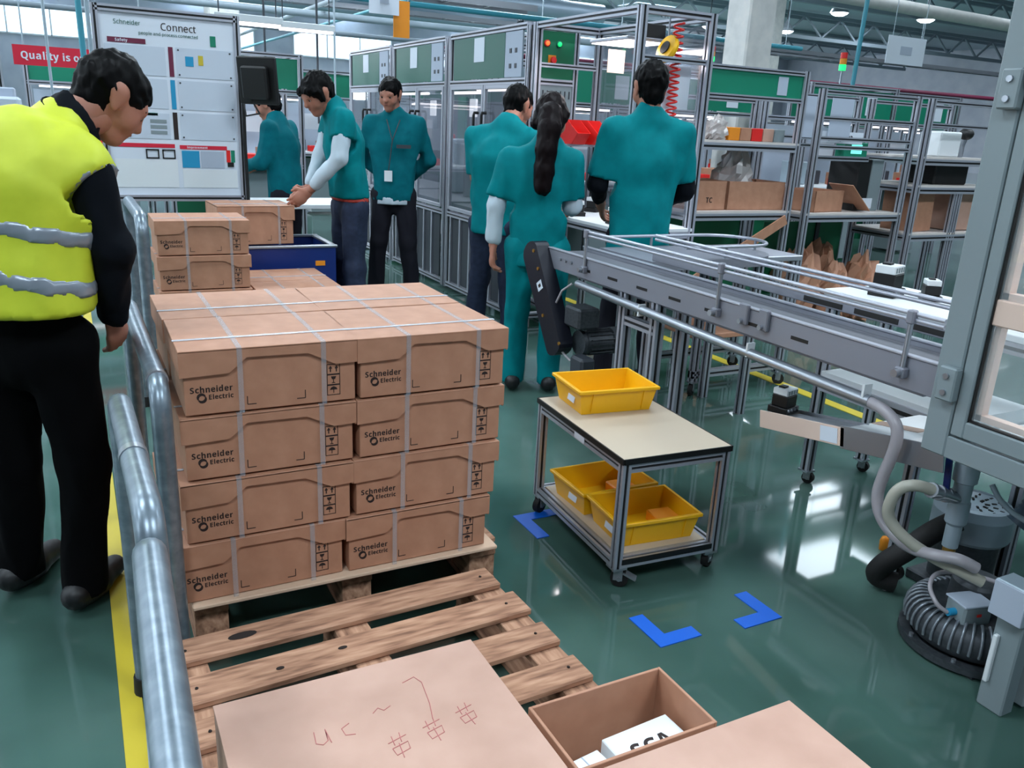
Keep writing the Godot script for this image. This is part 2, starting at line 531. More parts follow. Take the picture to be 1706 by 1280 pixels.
func make_carton() -> Node3D:
	var t := thing("carton", "carton", "carton", Vector3.ZERO, 0, "strapped lidded cartons on the pallets")
	var w := KW - 0.018
	put(G("kraft").box(Vector3(0, KH * 0.5, 0), Vector3(w, KH - 0.004, KD - 0.018), Basis.IDENTITY, 0.002), "box_body", t)
	# telescoping lid: top sheet and four flaps, the long flaps cut out in the middle
	var lid := G("kraft").box(Vector3(0, KH - 0.003, 0), Vector3(KW, 0.006, KD), Basis.IDENTITY, 0.0025)
	var x := KW * 0.5
	var fl := PackedVector2Array([Vector2(-x, 0), Vector2(x, 0), Vector2(x, -0.06), Vector2(x * 0.72, -0.062), Vector2(x * 0.40, -0.026), Vector2(-x * 0.28, -0.024), Vector2(-x * 0.48, -0.062), Vector2(-x, -0.066)])
	lid.prism(fl, 0.005, Transform3D(Basis.IDENTITY, Vector3(0, KH - 0.002, KD * 0.5 - 0.005)))
	lid.prism(fl, 0.005, Transform3D(Basis(Vector3.UP, PI), Vector3(0, KH - 0.002, -KD * 0.5 + 0.005)))
	for s in [-1.0, 1.0]:
		lid.box(Vector3(s * (x - 0.0025), KH - 0.034, 0), Vector3(0.005, 0.064, KD - 0.004))
	put(lid, "lid", t)
	for px in [-0.082, 0.130]:
		put(G("strap_blue").box(Vector3(px, KH + 0.001, 0), Vector3(0.013, 0.0016, KD + 0.004)).box(Vector3(px, KH * 0.5, KD * 0.5 + 0.0018), Vector3(0.013, KH, 0.0014)).box(Vector3(px, KH * 0.5, -KD * 0.5 - 0.0018), Vector3(0.013, KH, 0.0014)), "strap", t)
	put(G("strap").box(Vector3(0, KH + 0.002, 0.07), Vector3(KW + 0.004, 0.0014, 0.011)), "strap", t)
	# print on the front
	var zf := KD * 0.5 - 0.0088
	for k in 3:
		var pr := G("ink")
		var c := Vector2(0.158, 0.034 + k * 0.029)
		for e in [-1.0, 1.0]:
			pr.box(Vector3(c.x + e * 0.017, c.y, zf), Vector3(0.0018, 0.0288, 0.0008)).box(Vector3(c.x, c.y + e * 0.0135, zf), Vector3(0.034, 0.0018, 0.0008))
		if k == 2:
			for e in [-1.0, 1.0]:
				pr.prism(PackedVector2Array([Vector2(-0.005, 0), Vector2(0.005, 0), Vector2(0, 0.008)]), 0.0008, Transform3D(Basis.IDENTITY, Vector3(c.x + e * 0.008, 0.094, zf))).box(Vector3(c.x + e * 0.008, 0.0895, zf), Vector3(0.003, 0.010, 0.0008))
		elif k == 1:
			pr.prism(PackedVector2Array([Vector2(-0.007, 0.008), Vector2(0.007, 0.008), Vector2(0.004, 0), Vector2(-0.004, 0)]), 0.0008, Transform3D(Basis.IDENTITY, Vector3(c.x, 0.064, zf))).box(Vector3(c.x, 0.0595, zf), Vector3(0.002, 0.010, 0.0008)).box(Vector3(c.x, 0.054, zf), Vector3(0.009, 0.002, 0.0008))
		else:
			pr.prism(PackedVector2Array([Vector2(-0.010, 0), Vector2(0.010, 0), Vector2(0.007, 0.006), Vector2(0, 0.009), Vector2(-0.007, 0.006)]), 0.0008, Transform3D(Basis.IDENTITY, Vector3(c.x, 0.035, zf))).box(Vector3(c.x, 0.0305, zf), Vector3(0.002, 0.010, 0.0008))
		put(pr, "printed_pictogram", t)
	for c in [[-0.066, 0.018, 1.0], [0.082, 0.020, -1.0]]:
		put(G("ink").box(Vector3(c[0] + c[2] * 0.011, c[1], zf), Vector3(0.022, 0.0022, 0.0008)).box(Vector3(c[0], c[1] + 0.011, zf), Vector3(0.0022, 0.022, 0.0008)), "printed_corner", t)
	# swirl mark beside the maker's name
	for h in 2:
		var po := PackedVector2Array()
		var o := []
		for k in 9:
			var an := lerpf(0.4 + h * 3.3, 3.6 + h * 3.0, k / 8.0)
			o.append([Vector2(cos(an), sin(an)), 0.004 * sin(PI * (k + 0.6) / 9.2) + 0.0012])
		for q in o:
			po.append(q[0] * (0.0085 + q[1]))
		for k in range(o.size() - 1, -1, -1):
			po.append(o[k][0] * (0.0085 - o[k][1] * 0.4))
		put(G("ink").prism(po, 0.0008, Transform3D(Basis.IDENTITY, Vector3(-0.176, 0.046, zf))), "printed_swirl", t)
	text("Schneider", 0.0215, "ink", t, Vector3(-0.152, 0.0675, zf), Basis.IDENTITY, "printed_lettering", true)
	text("Electric", 0.017, "ink", t, Vector3(-0.130, 0.047, zf), Basis.IDENTITY, "printed_lettering", true)
	return t

func make_pallet(label: String, at: Vector3, n: int, w: float, d: float, gap_front: bool) -> void:
	var t := thing("wooden_pallet", label, "pallet", at, 0, "wooden pallets under the cartons")
	if gap_front:
		t.rotation.y = 0.045
	var rng := RandomNumberGenerator.new()
	rng.seed = int(at.z * 100) + 5
	for k in n:
		var z := -d * 0.5 + d * (k + 0.5) / n
		var pw := 0.098 + rng.randf_range(-0.006, 0.008)
		var x0 := rng.randf_range(-0.012, 0.012)
		var tb := Basis(Vector3.UP, rng.randf_range(-0.012, 0.012)) * Basis(Vector3.RIGHT, rng.randf_range(-0.01, 0.01))
		put(G("pallet").box(Vector3(x0, 0.132, z), Vector3(w, 0.02, pw), tb, 0.004), "plank", t)
	for k in 3:
		put(G("pallet_along").box(Vector3((k - 1) * (w * 0.5 - 0.05), 0.111, 0), Vector3(0.09, 0.02, d - 0.02), Basis.IDENTITY, 0.002), "stringer_board", t)
		put(G("pallet_along").box(Vector3((k - 1) * (w * 0.5 - 0.05), 0.010, 0), Vector3(0.09, 0.02, d - 0.02), Basis.IDENTITY, 0.002), "bottom_board", t)
		for q in 3:
			put(G("pallet_along").box(Vector3((k - 1) * (w * 0.5 - 0.05), 0.0605, (q - 1) * (d * 0.5 - 0.08)), Vector3(0.088, 0.08, 0.13), Basis.IDENTITY, 0.002), "block", t)
	if gap_front:
		for p in [[-0.27, -0.478, 0.036, 0.014], [-0.06, -0.318, 0.012, 0.006], [-0.22, -0.305, 0.010, 0.006]]:
			put(G("knot").lathe([Vector2(0.0, 0.0012), Vector2(1.0, 0.0008), Vector2(1.0, -0.004)], Vector3(p[0], 0.1425, p[1]), Basis.from_scale(Vector3(p[2], 1, p[3])), 14), "knot", t)
		for k in 5:
			for s in [-1.0, 1.0]:
				put(G("knot").cyl(Vector3(s * (w * 0.5 - 0.05), 0.141, -d * 0.5 + d * (k + 0.5) / n), Vector3(s * (w * 0.5 - 0.05) + 0.001, 0.1445, -d * 0.5 + d * (k + 0.5) / n), 0.004, 8), "nail", t)

func pallets_and_cartons() -> void:
	make_pallet("bare front end of wooden pallet with a dark knot in its first plank", Vector3(0.565, 0, -1.44), 7, 0.92, 1.1, true)
	make_pallet("wooden pallet hidden under the tall stack of strapped cartons", Vector3(0.635, 0, -2.52), 5, 0.92, 0.86, false)
	make_pallet("wooden pallet under the cartons beside the blue bin", Vector3(0.79, 0, -4.55), 6, 0.96, 0.95, false)
	tag(put(G("kraft_edge").box(Vector3(0.79, 0.163, -4.58), Vector3(0.94, 0.04, 0.76), Basis.IDENTITY, 0.003), "slip_sheet"), "bundle of cardboard sheets under the rear carton stack", "cardboard sheet")
	# carton tray under the stack
	tag(put(G("kraft_edge").box(Vector3(0.625, 0.1485, -2.45), Vector3(0.90, 0.012, 0.78), Basis.IDENTITY, 0.003), "slip_sheet"), "pale cardboard slip sheet between pallet and carton stack", "cardboard sheet")
	var src := make_carton()
	var first := true
	var rows := ["bottom", "second", "third", "top"]
	var rng := RandomNumberGenerator.new()
	rng.seed = 77
	for r in 4:
		for c in 4:
			var right := c % 2 == 1
			var back := c >= 2
			var p := Vector3(0.385 + (0.456 if right else 0.0) + rng.randf_range(-0.008, 0.008) + (0.012 * (r - 1)), 0.1545 + r * (KH + 0.0035), -2.25 - (0.357 if back else 0.0) + rng.randf_range(-0.004, 0.004))
			var lab := "%s carton of the %s column in the %s row of the tall strapped stack" % [rows[r], "right" if right else "left", "back" if back else "front"]
			var o := src
			if first:
				src.position = p
				src.set_meta("label", lab)
				first = false
			else:
				o = copy(src, "carton", lab, p)
			o.rotation.y = rng.randf_range(-0.012, 0.012)
	# cartons farther back
	var far := [[0.56, 0.1845, -4.58, "lowest carton of the rear stack, above its cardboard sheets"], [0.56, 0.36, -4.58, "second carton from the pallet in the rear stack"], [0.56, 0.5355, -4.58, "lower of the two cartons crowning the rear stack"], [0.56, 0.711, -4.58, "topmost carton of the rear stack, below the notice board"],
		[1.02, 0.1845, -4.40, "lower carton in front of the blue bin"], [1.02, 0.36, -4.40, "flat topped upper carton in front of the blue bin, nearer one"], [1.02, 0.36, -4.76, "flat topped upper carton in front of the blue bin, farther one"], [1.02, 0.1845, -4.76, "lower carton in front of the blue bin, farther one"]]
	for f in far:
		copy(src, "carton", f[3], Vector3(f[0], f[1], f[2]), 0.0)
	# large cartons in the foreground
	var big := func(label: String, x0: float, x1: float, z0: float, z1: float) -> Node3D:
		var y0 := 0.1425
		var h := 0.426 - y0
		var c := Vector3((x0 + x1) * 0.5, y0, (z0 + z1) * 0.5)
		var t := thing("shipping_carton", label, "carton", c, 0, "large shipping cartons in the foreground")
		put(G("kraft_pale").box(Vector3(0, h * 0.5 - 0.002, 0), Vector3(x1 - x0, h - 0.004, absf(z1 - z0)), Basis.IDENTITY, 0.003), "box_body", t)
		return t
	var a: Node3D = big.call("large closed carton with faint red handwriting on its lid", 0.13, 0.622, -0.62, -1.29)
	put(G("kraft_pale").box(Vector3(0, 0.2825, 0), Vector3(0.494, 0.003, 0.672), Basis.IDENTITY, 0.001), "top_flap", a)
	# handwriting in red marker: US and two rows of strokes
	var st := func(pts: Array):
		var q := []
		for p in pts:
			q.append(Vector3(p[0], 0.2844, p[1]))
		put(G("red_ink").tube(q, 0.0008, 5), "pen_stroke", a)
	st.call([[-0.105, -0.200], [-0.108, -0.172], [-0.098, -0.165], [-0.088, -0.172], [-0.086, -0.200], [-0.084, -0.165]])
	st.call([[-0.045, -0.198], [-0.060, -0.190], [-0.058, -0.172], [-0.042, -0.168]])
	st.call([[0.0, -0.205], [0.012, -0.215], [0.020, -0.205], [0.034, -0.212]])
	st.call([[0.075, -0.262], [0.100, -0.270], [0.108, -0.25], [0.100, -0.19], [0.090, -0.15]])
	for k in 3:
		var bx := 0.0 + k * 0.066
		var bz := -0.118 - k * 0.012
		st.call([[bx, bz - 0.006], [bx + 0.034, bz - 0.015]])
		st.call([[bx + 0.010, bz - 0.020], [bx + 0.009, bz + 0.002]])
		st.call([[bx + 0.025, bz - 0.024], [bx + 0.022, bz - 0.002]])
		st.call([[bx + 0.003, bz + 0.008], [bx + 0.032, bz + 0.001], [bx + 0.030, bz + 0.018]])
		st.call([[bx + 0.003, bz + 0.008], [bx + 0.005, bz + 0.025], [bx + 0.030, bz + 0.018]])
		st.call([[bx + 0.017, bz + 0.0], [bx + 0.014 + k * 0.003, bz + 0.034]])
	var b2: Node3D = big.call("large closed carton nearest the lower right corner", 0.64, 1.085, -0.5, -0.885)
	put(G("kraft_pale").box(Vector3(0, 0.2825, 0), Vector3(0.447, 0.003, 0.387), Basis.IDENTITY, 0.001), "top_flap", b2)
	# open carton between them
	var oc := thing("shipping_carton", "open topped carton holding small white boxes", "carton", Vector3(0.778, 0.1425, -0.98), 0, "large shipping cartons in the foreground")
	var hw := 0.145
	var hd := 0.085
	put(G("kraft").box(Vector3(0, 0.003, 0), Vector3(hw * 2, 0.006, hd * 2)), "bottom", oc)
	for s in [-1.0, 1.0]:
		put(G("kraft").box(Vector3(s * (hw - 0.003), 0.145, 0), Vector3(0.006, 0.278, hd * 2), Basis.IDENTITY, 0.001), "side_wall", oc)
		put(G("kraft").box(Vector3(0, 0.145, s * (hd - 0.003)), Vector3(hw * 2 - 0.012, 0.278, 0.006), Basis.IDENTITY, 0.001), "end_wall", oc)
	var wb := func(label: String, at: Vector3, s: Vector3, turn: float) -> Node3D:
		var t := thing("product_box", label, "box", at, turn, "white boxes in the open carton")
		put(G("white").box(Vector3(0, s.y * 0.5, 0), s, Basis.IDENTITY, 0.002), "box_body", t)
		return t
	var b1: Node3D = wb.call("small blank white box in the open carton, left one", Vector3(0.70, 0.149, -0.945), Vector3(0.075, 0.215, 0.07), 0.12)
	put(G("paper_grey").box(Vector3(0, 0.2155, 0), Vector3(0.002, 0.001, 0.066)), "lid_seam", b1)
	var b3: Node3D = wb.call("white box printed with dark letters on top in the open carton", Vector3(0.825, 0.149, -0.962), Vector3(0.15, 0.222, 0.075), 0.06)
	text("SCA", 0.05, "ink", b3, Vector3(0, 0.2225, 0.018), Basis(Vector3.RIGHT, -PI / 2), "lettering", true)

func barriers() -> void:
	var mk := func(label: String, x0: float, z0: float, x1: float, z1: float, h: float, ring: Array):
		var t := thing("tube_barrier", label, "barrier", Vector3(x0, 0, z0), 0, "galvanised tube barriers beside the pallets")
		var e := Vector3(x1 - x0, 0, z1 - z0)
		var d := e.normalized()
		var r := 0.07
		var p := [Vector3(0, 0.012, 0), Vector3(0, h - r, 0)]
		for k in range(1, 6):
			var an := PI * 0.5 * k / 6.0
			p.append(Vector3(0, h - r, 0) + d * r * (1 - cos(an)) + Vector3.UP * r * sin(an))
		p.append(Vector3(0, h, 0) + d * r)
		p.append(e + Vector3(0, h, 0) - d * r)
		for k in range(1, 6):
			var an := PI * 0.5 * k / 6.0
			p.append(e + Vector3(0, h - r, 0) - d * r * (1 - sin(an)) + Vector3.UP * r * cos(an))
		p.append(e + Vector3(0, h - r, 0))
		p.append(e + Vector3(0, 0.012, 0))
		put(G("galv").tube(p, 0.0245, 16), "bent_tube", t)
		for q in ring:
			put(G("steel").tube([Vector3(0, h, 0).lerp(e + Vector3(0, h, 0), q - 0.012 / e.length()), Vector3(0, h, 0).lerp(e + Vector3(0, h, 0), q + 0.012 / e.length())], 0.0265, 16), "weld_ring", t)
		for f in [Vector3.ZERO, e]:
			put(G("rubber").lathe([Vector2(0.0, 0.05), Vector2(0.029, 0.05), Vector2(0.031, 0.0), Vector2(0.0, 0.0)], f, Basis.IDENTITY, 14), "rubber_foot", t)
	mk.call("galvanised bent tube barrier nearest the camera, in front of the yellow tape", 0.03, -0.55, 0.05, -1.25, 0.79, [])
	mk.call("galvanised bent tube barrier with a weld ring, second from the camera", 0.058, -1.315, 0.045, -1.97, 0.79, [0.42])
	mk.call("galvanised bent tube barrier beside the tall carton stack", 0.138, -2.05, 0.128, -3.02, 0.78, [0.06])
	mk.call("farthest galvanised tube barrier, beside the rear carton stack", 0.225, -3.55, 0.22, -4.25, 1.0, [])

# ---------- trolley with yellow bins ----------
func make_bin(label: String, at: Vector3, turn: float, insert: bool) -> void:
	var t := thing("storage_bin", label, "bin", at, turn, "yellow plastic bins on the trolley")
	var a := Vector2(0.135, 0.098)
	var b := Vector2(0.152, 0.116)
	var h := 0.092
	var shell := G("yellow_bin")
	var ring := func(s: Vector2, y: float): return [Vector3(-s.x, y, -s.y), Vector3(s.x, y, -s.y), Vector3(s.x, y, s.y), Vector3(-s.x, y, s.y)]
	var o0: Array = ring.call(a, 0.0)
	var o1: Array = ring.call(b, h)
	var i0: Array = ring.call(a - Vector2.ONE * 0.004, 0.004)
	var i1: Array = ring.call(b - Vector2.ONE * 0.004, h)
	for k in 4:
		var q := (k + 1) % 4
		var nn: Vector3 = (o0[q] - o0[k]).cross(o1[k] - o0[k]).normalized()
		if nn.dot((o0[q] + o0[k]) * 0.5) < 0.0:
			nn = -nn
		shell.quad(o0[k], o0[q], o1[q], o1[k], nn)
		shell.quad(i0[k], i0[q], i1[q], i1[k], -nn)
		shell.quad(o1[k], o1[q], i1[q], i1[k], Vector3.UP)
	shell.quad(o0[0], o0[1], o0[2], o0[3], Vector3.DOWN)
	shell.quad(i0[0], i0[1], i0[2], i0[3], Vector3.UP)
	put(shell, "shell", t)
	var rim := G("yellow_bin")
	for s in [-1.0, 1.0]:
		rim.box(Vector3(0, h - 0.006, s * (b.y + 0.003)), Vector3(b.x * 2 + 0.014, 0.012, 0.008), Basis.IDENTITY, 0.002)
		rim.box(Vector3(s * (b.x + 0.003), h - 0.006, 0), Vector3(0.008, 0.012, b.y * 2 + 0.008), Basis.IDENTITY, 0.002)
	put(rim, "rim", t)
	for s in [-1.0, 1.0]:
		for k in 2:
			put(G("yellow_bin").box(Vector3((k - 0.5) * 0.2, 0.045, s * 0.1085), Vector3(0.004, 0.075, 0.006), Basis(Vector3.RIGHT, s * 0.19)), "rib", t)
	put(G("paper").box(Vector3(-0.1455, 0.045, 0.03), Vector3(0.001, 0.03, 0.055), Basis(Vector3.FORWARD, 0.18)), "label_card", t)
	if insert:
		put(G("orange").box(Vector3(0.085, 0.025, 0.02), Vector3(0.09, 0.04, 0.13), Basis.IDENTITY, 0.004), "divider", t)

func caster(parent: Node, at: Vector3, turn: float, h := 0.085, brake := false) -> void:
	var r := h * 0.42
	var bs := Basis(Vector3.UP, turn)
	var c := G("steel").box(at + Vector3(0, h - 0.004, 0), Vector3(0.05, 0.008, 0.05))
	c.cyl(at + Vector3(0, h - 0.008, 0), at + Vector3(0, h - 0.022, 0), 0.014, 10)
	for s in [-1.0, 1.0]:
		c.box(at + bs * Vector3(s * 0.014, (h - 0.02 + r) * 0.5 + 0.004, 0.008), Vector3(0.003, h - 0.02 - r + 0.02, 0.03), bs)
	if brake:
		c.box(at + bs * Vector3(0, h * 0.6, 0.045), Vector3(0.03, 0.006, 0.045), bs * Basis(Vector3.RIGHT, 0.4))
	c.use("rubber").cyl(at + bs * Vector3(-0.011, r, 0.012), at + bs * Vector3(0.011, r, 0.012), r, 16)
	c.use("steel").cyl(at + bs * Vector3(-0.017, r, 0.012), at + bs * Vector3(0.017, r, 0.012), r * 0.3, 8)
	put(c, "caster", parent)

func trolley() -> void:
	var turn := -0.065
	var at := Vector3(1.64, 0, -2.2)
	var t := thing("trolley", "low aluminium profile trolley with a pale top board and black edging", "trolley", at, turn)
	var w := 0.41
	var d := 0.62
	var x := w * 0.5 - 0.018
	var z := d * 0.5 - 0.018
	for sx in [-1.0, 1.0]:
		for sz in [-1.0, 1.0]:
			put(G("alu").profile(Vector3(sx * x, 0.072, sz * z), Vector3(sx * x, 0.437, sz * z), 0.03, 0.03, Vector3.FORWARD), "post", t)
			caster(t, Vector3(sx * (x - 0.01), 0.002, sz * (z - 0.01)), 0.5 + sx * 0.6 + sz, 0.07, sz > 0)
	for y in [0.087, 0.42]:
		for sx in [-1.0, 1.0]:
			put(G("alu").profile(Vector3(sx * x, y, -z + 0.015), Vector3(sx * x, y, z - 0.015), 0.03, 0.03), "rail", t)
			put(G("alu").profile(Vector3(-x + 0.015, y, sx * z), Vector3(x - 0.015, y, sx * z), 0.03, 0.03), "rail", t)
	for y in [0.098, 0.446]:
		var bd := put(G("board_top").box(Vector3(0, y, 0), Vector3(w - 0.006 if y > 0.3 else w - 0.075, 0.015, d - 0.006 if y > 0.3 else d - 0.075)), "shelf_board", t)
		bd.set_meta("label", "pale laminate board")
		if y > 0.3:
			for s in [-1.0, 1.0]:
				put(G("black").box(Vector3(s * (w * 0.5 - 0.0005), y - 0.001, 0), Vector3(0.005, 0.0185, d)), "edge_strip", t)
				put(G("black").box(Vector3(0, y - 0.001, s * (d * 0.5 - 0.0005)), Vector3(w - 0.01, 0.0185, 0.005)), "edge_strip", t)
	put(G("black").box(Vector3(0, 0.094, z + 0.0155), Vector3(w - 0.06, 0.018, 0.002)), "edge_strip", t)
	put(G("paper").box(Vector3(-x - 0.016, 0.42, 0.02), Vector3(0.001, 0.022, 0.07)), "label_card", t)
	make_bin("empty yellow bin standing on top of the trolley", Vector3(1.655, 0.4545, -2.385), -0.12, false)
	make_bin("yellow bin on the trolley's lower shelf, nearer one", Vector3(1.632, 0.1065, -2.06), -0.1, true)
	make_bin("yellow bin on the trolley's lower shelf, at the back", Vector3(1.635, 0.1065, -2.315), -0.02, true)

# ---------- conveyor ----------
const XC := 2.08

func conveyor() -> void:
	var t := thing("belt_conveyor", "narrow grey belt conveyor with guide rails running to the grey enclosure", "conveyor", Vector3(XC, 0, -2.5))
	var z0 := -1.07
	var z1 := 1.12
	for s in [0.0, 0.2]:
		put(G("conv_grey").box(Vector3(s, 0.79, (z0 + z1) * 0.5), Vector3(0.012, 0.095, z1 - z0), Basis.IDENTITY, 0.003), "side_plate", t)
		put(G("alu").box(Vector3(s, 0.8405, (z0 + z1) * 0.5), Vector3(0.022, 0.007, z1 - z0), Basis.IDENTITY, 0.002), "wear_strip", t)
	put(G("belt").box(Vector3(0.1, 0.815, (z0 + z1) * 0.5), Vector3(0.18, 0.01, z1 - z0 - 0.02)).box(Vector3(0.1, 0.76, (z0 + z1) * 0.5), Vector3(0.18, 0.008, z1 - z0 - 0.02)), "belt", t)
	for z in [z0 + 0.04, z1 - 0.04]:
		put(G("steel").cyl(Vector3(0.012, 0.788, z), Vector3(0.188, 0.788, z), 0.028, 16), "roller", t)
	for k in 7:
		var zz := -0.72 + k * 0.22
		put(G("black").box(Vector3(-0.0065, 0.785, zz), Vector3(0.002, 0.012, 0.075), Basis.IDENTITY, 0.0008), "slot", t)
	for k in 3:
		put(G("steel").cyl(Vector3(-0.006, 0.80, -0.95 + k * 0.05), Vector3(-0.014, 0.80, -0.95 + k * 0.05), 0.008, 6), "bolt", t)
	# lower channel
	put(G("conv_grey").box(Vector3(0.1, 0.735, 0.1), Vector3(0.14, 0.018, 1.9)), "channel", t)
	# guide rails on posts
	for y in [0.962, 0.945]:
		put(G("alu").cyl(Vector3(-0.01, y, -0.74), Vector3(-0.01, y, 1.1), 0.007, 8), "guide_rail", t)
		put(G("alu").cyl(Vector3(0.21, y + 0.01, -0.5), Vector3(0.21, y + 0.01, 1.1), 0.007, 8), "guide_rail", t)
	put(G("conv_grey").box(Vector3(0.17, 0.885, 0.32), Vector3(0.012, 0.032, 1.55), Basis.IDENTITY, 0.003), "guide_bar", t)
	for k in 3:
		put(G("black").box(Vector3(0.163, 0.885, 0.52 + k * 0.22), Vector3(0.003, 0.018, 0.17), Basis.IDENTITY, 0.001), "slot", t)
	for z in [-0.72, 0.2, 1.0]:
		put(G("steel").cyl(Vector3(-0.016, 0.79, z), Vector3(-0.016, 0.965, z), 0.008, 8), "post", t)
		put(G("conv_grey").box(Vector3(-0.018, 0.79, z), Vector3(0.026, 0.032, 0.032), Basis.IDENTITY, 0.004), "clamp", t)
		put(G("steel").cyl(Vector3(-0.03, 0.79, z), Vector3(-0.05, 0.79, z), 0.012, 8), "clamp_knob", t)
		put(G("conv_grey").box(Vector3(-0.016, 0.953, z), Vector3(0.024, 0.04, 0.024), Basis.IDENTITY, 0.004), "clamp", t)
	for z in [0.34, 0.44]:
		put(G("conv_grey").box(Vector3(-0.014, 0.815, z), Vector3(0.018, 0.075, 0.045), Basis.IDENTITY, 0.004), "bracket", t)
		put(G("steel").cyl(Vector3(-0.024, 0.79, z), Vector3(-0.036, 0.79, z), 0.009, 8), "bolt", t)
	# legs: a pair of double profiles under the drive end
	for z in [-0.43, -0.2]:
		for xx in [0.03, 0.17]:
			put(G("alu").profile(Vector3(xx, 0.012, z), Vector3(xx, 0.74, z), 0.045, 0.045, Vector3.FORWARD), "leg", t)
			put(G("rubber").lathe([Vector2(0, 0.012), Vector2(0.012, 0.012), Vector2(0.03, 0.004), Vector2(0.03, 0.0), Vector2(0, 0.0)], Vector3(xx, 0, z), Basis.IDENTITY, 12), "foot", t)
	put(G("alu").profile(Vector3(0.03, 0.62, -0.42), Vector3(0.03, 0.62, -0.2), 0.04, 0.04), "brace", t)
	put(G("alu").profile(Vector3(0.03, 0.2, -0.42), Vector3(0.03, 0.2, -0.2), 0.04, 0.04), "brace", t)
	# belt guard and drive motor
	var bs := Basis(Vector3.RIGHT, -0.6)
	var po := PackedVector2Array()
	for k in 9:
		po.append(Vector2(-0.075 * cos(PI * k / 8.0), 0.25 + 0.05 * sin(PI * k / 8.0)))
	for k in 9:
		po.append(Vector2(0.07 * cos(PI * k / 8.0), -0.25 - 0.045 * sin(PI * k / 8.0)))
	var guard := put(G("dark_navy").prism(po, 0.075, Transform3D(Basis(Vector3.UP, -PI / 2) * Basis(Vector3.BACK, 0.60), Vector3(0.0, 0.60, -1.0))), "belt_guard", t)
	guard.set_meta("label", "slanted dark plastic belt guard")
	put(G("paper").box(Vector3(-0.0765, 0.66, -1.02), Vector3(0.001, 0.046, 0.05), bs), "label_card", t)
	put(G("ink").box(Vector3(-0.0775, 0.66, -1.02), Vector3(0.001, 0.016, 0.022), bs), "label_print", t)
	for p in [[0.82, -1.10], [0.74, -1.045], [0.42, -0.80], [0.52, -0.97]]:
		put(G("brass").cyl(Vector3(-0.074, p[0], p[1]), Vector3(-0.08, p[0], p[1]), 0.009, 8), "screw", t)
	var mo := G("cast").lathe([Vector2(0, 0), Vector2(0.062, 0), Vector2(0.062, 0.02), Vector2(0.055, 0.03), Vector2(0.055, 0.17), Vector2(0.066, 0.175), Vector2(0.066, 0.23), Vector2(0.05, 0.245), Vector2(0, 0.245)], Vector3(0.02, 0.42, -0.78), Basis(Vector3(0, 0, 1), Vector3(1, 0, 0), Vector3(0, 1, 0)), 20)
	for k in 16:
		var an := TAU * k / 16.0
		mo.box(Vector3(0.13, 0.42 + sin(an) * 0.058, -0.78 + cos(an) * 0.058), Vector3(0.13, 0.004, 0.012), Basis(Vector3.RIGHT, -an))
	put(mo, "drive_motor", t)
	put(G("cast").box(Vector3(0.03, 0.55, -0.78), Vector3(0.12, 0.1, 0.14), Basis.IDENTITY, 0.01), "gearbox", t)
	put(G("machine_dark").box(Vector3(0.0, 0.32, -0.70), Vector3(0.08, 0.11, 0.11), Basis.IDENTITY, 0.012), "terminal_box", t)
	put(G("hose").tube([Vector3(0.0, 0.70, -0.84), Vector3(-0.03, 0.66, -0.88), Vector3(-0.045, 0.56, -0.93), Vector3(-0.05, 0.46, -0.93), Vector3(-0.05, 0.40, -0.88), Vector3(-0.04, 0.36, -0.80), Vector3(-0.03, 0.34, -0.76)], 0.006, 8), "cable", t)
	# grey conduit along the conveyor, turning into a hose below the enclosure
	var cd := thing("conduit", "grey conduit pipe slung along the conveyor, bending into a hose loop", "pipe", Vector3(2.06, 0, -2.4))
	put(G("steel").tube([Vector3(0, 0.715, -0.86), Vector3(0, 0.705, -0.45), Vector3(0, 0.69, 0.1), Vector3(0, 0.675, 0.82)], 0.019, 12), "pipe", cd)
	for z in [-0.35, 0.3, 0.8]:
		put(G("white").box(Vector3(0.0, 0.70, z), Vector3(0.034, 0.05, 0.008)), "cable_tie", cd)
	put(G("hose").tube(smooth([Vector3(0, 0.676, 0.80), Vector3(0.0, 0.665, 0.87), Vector3(0.0, 0.64, 0.915), Vector3(0, 0.60, 0.93), Vector3(0, 0.54, 0.925), Vector3(0, 0.47, 0.91), Vector3(0, 0.40, 0.905), Vector3(0, 0.345, 0.93), Vector3(0, 0.31, 0.985), Vector3(0, 0.30, 1.05), Vector3(0.0, 0.315, 1.12), Vector3(0.03, 0.32, 1.17), Vector3(0.07, 0.30, 1.20)]), 0.0175, 12), "hose", cd)
	# transfer table behind with a rounded end
	var tt := thing("transfer_table", "grey round ended transfer plate with a rail loop behind the conveyor", "conveyor", Vector3(2.32, 0, -3.27))
	var pl := PackedVector2Array([Vector2(0, -0.22), Vector2(0.62, -0.22)])
	for k in 11:
		var an := -PI / 2 + PI * k / 10.0
		pl.append(Vector2(0.62 + 0.22 * cos(an), 0.22 * sin(an)))
	pl.append(Vector2(0, 0.22))
	put(G("conv_grey").prism(pl, 0.045, Transform3D(Basis(Vector3.RIGHT, Vector3.FORWARD, Vector3.UP), Vector3(0, 0.80, 0))), "plate", tt)
	var rl := [Vector3(0.0, 0.90, -0.2), Vector3(0.3, 0.90, -0.2)]
	for k in 13:
		var an := -PI / 2 + PI * k / 12.0
		rl.append(Vector3(0.62 + 0.2 * cos(an), 0.90, 0.2 * sin(an)))
	rl.append(Vector3(0.2, 0.90, 0.2))
	put(G("alu").tube(rl, 0.008, 8), "guide_rail", tt)
	for p in [Vector3(0.3, 0, -0.2), Vector3(0.82, 0, 0.0), Vector3(0.45, 0, 0.2)]:
		put(G("steel").cyl(p + Vector3.UP * 0.843, p + Vector3.UP * 0.90, 0.007, 8), "post", tt)
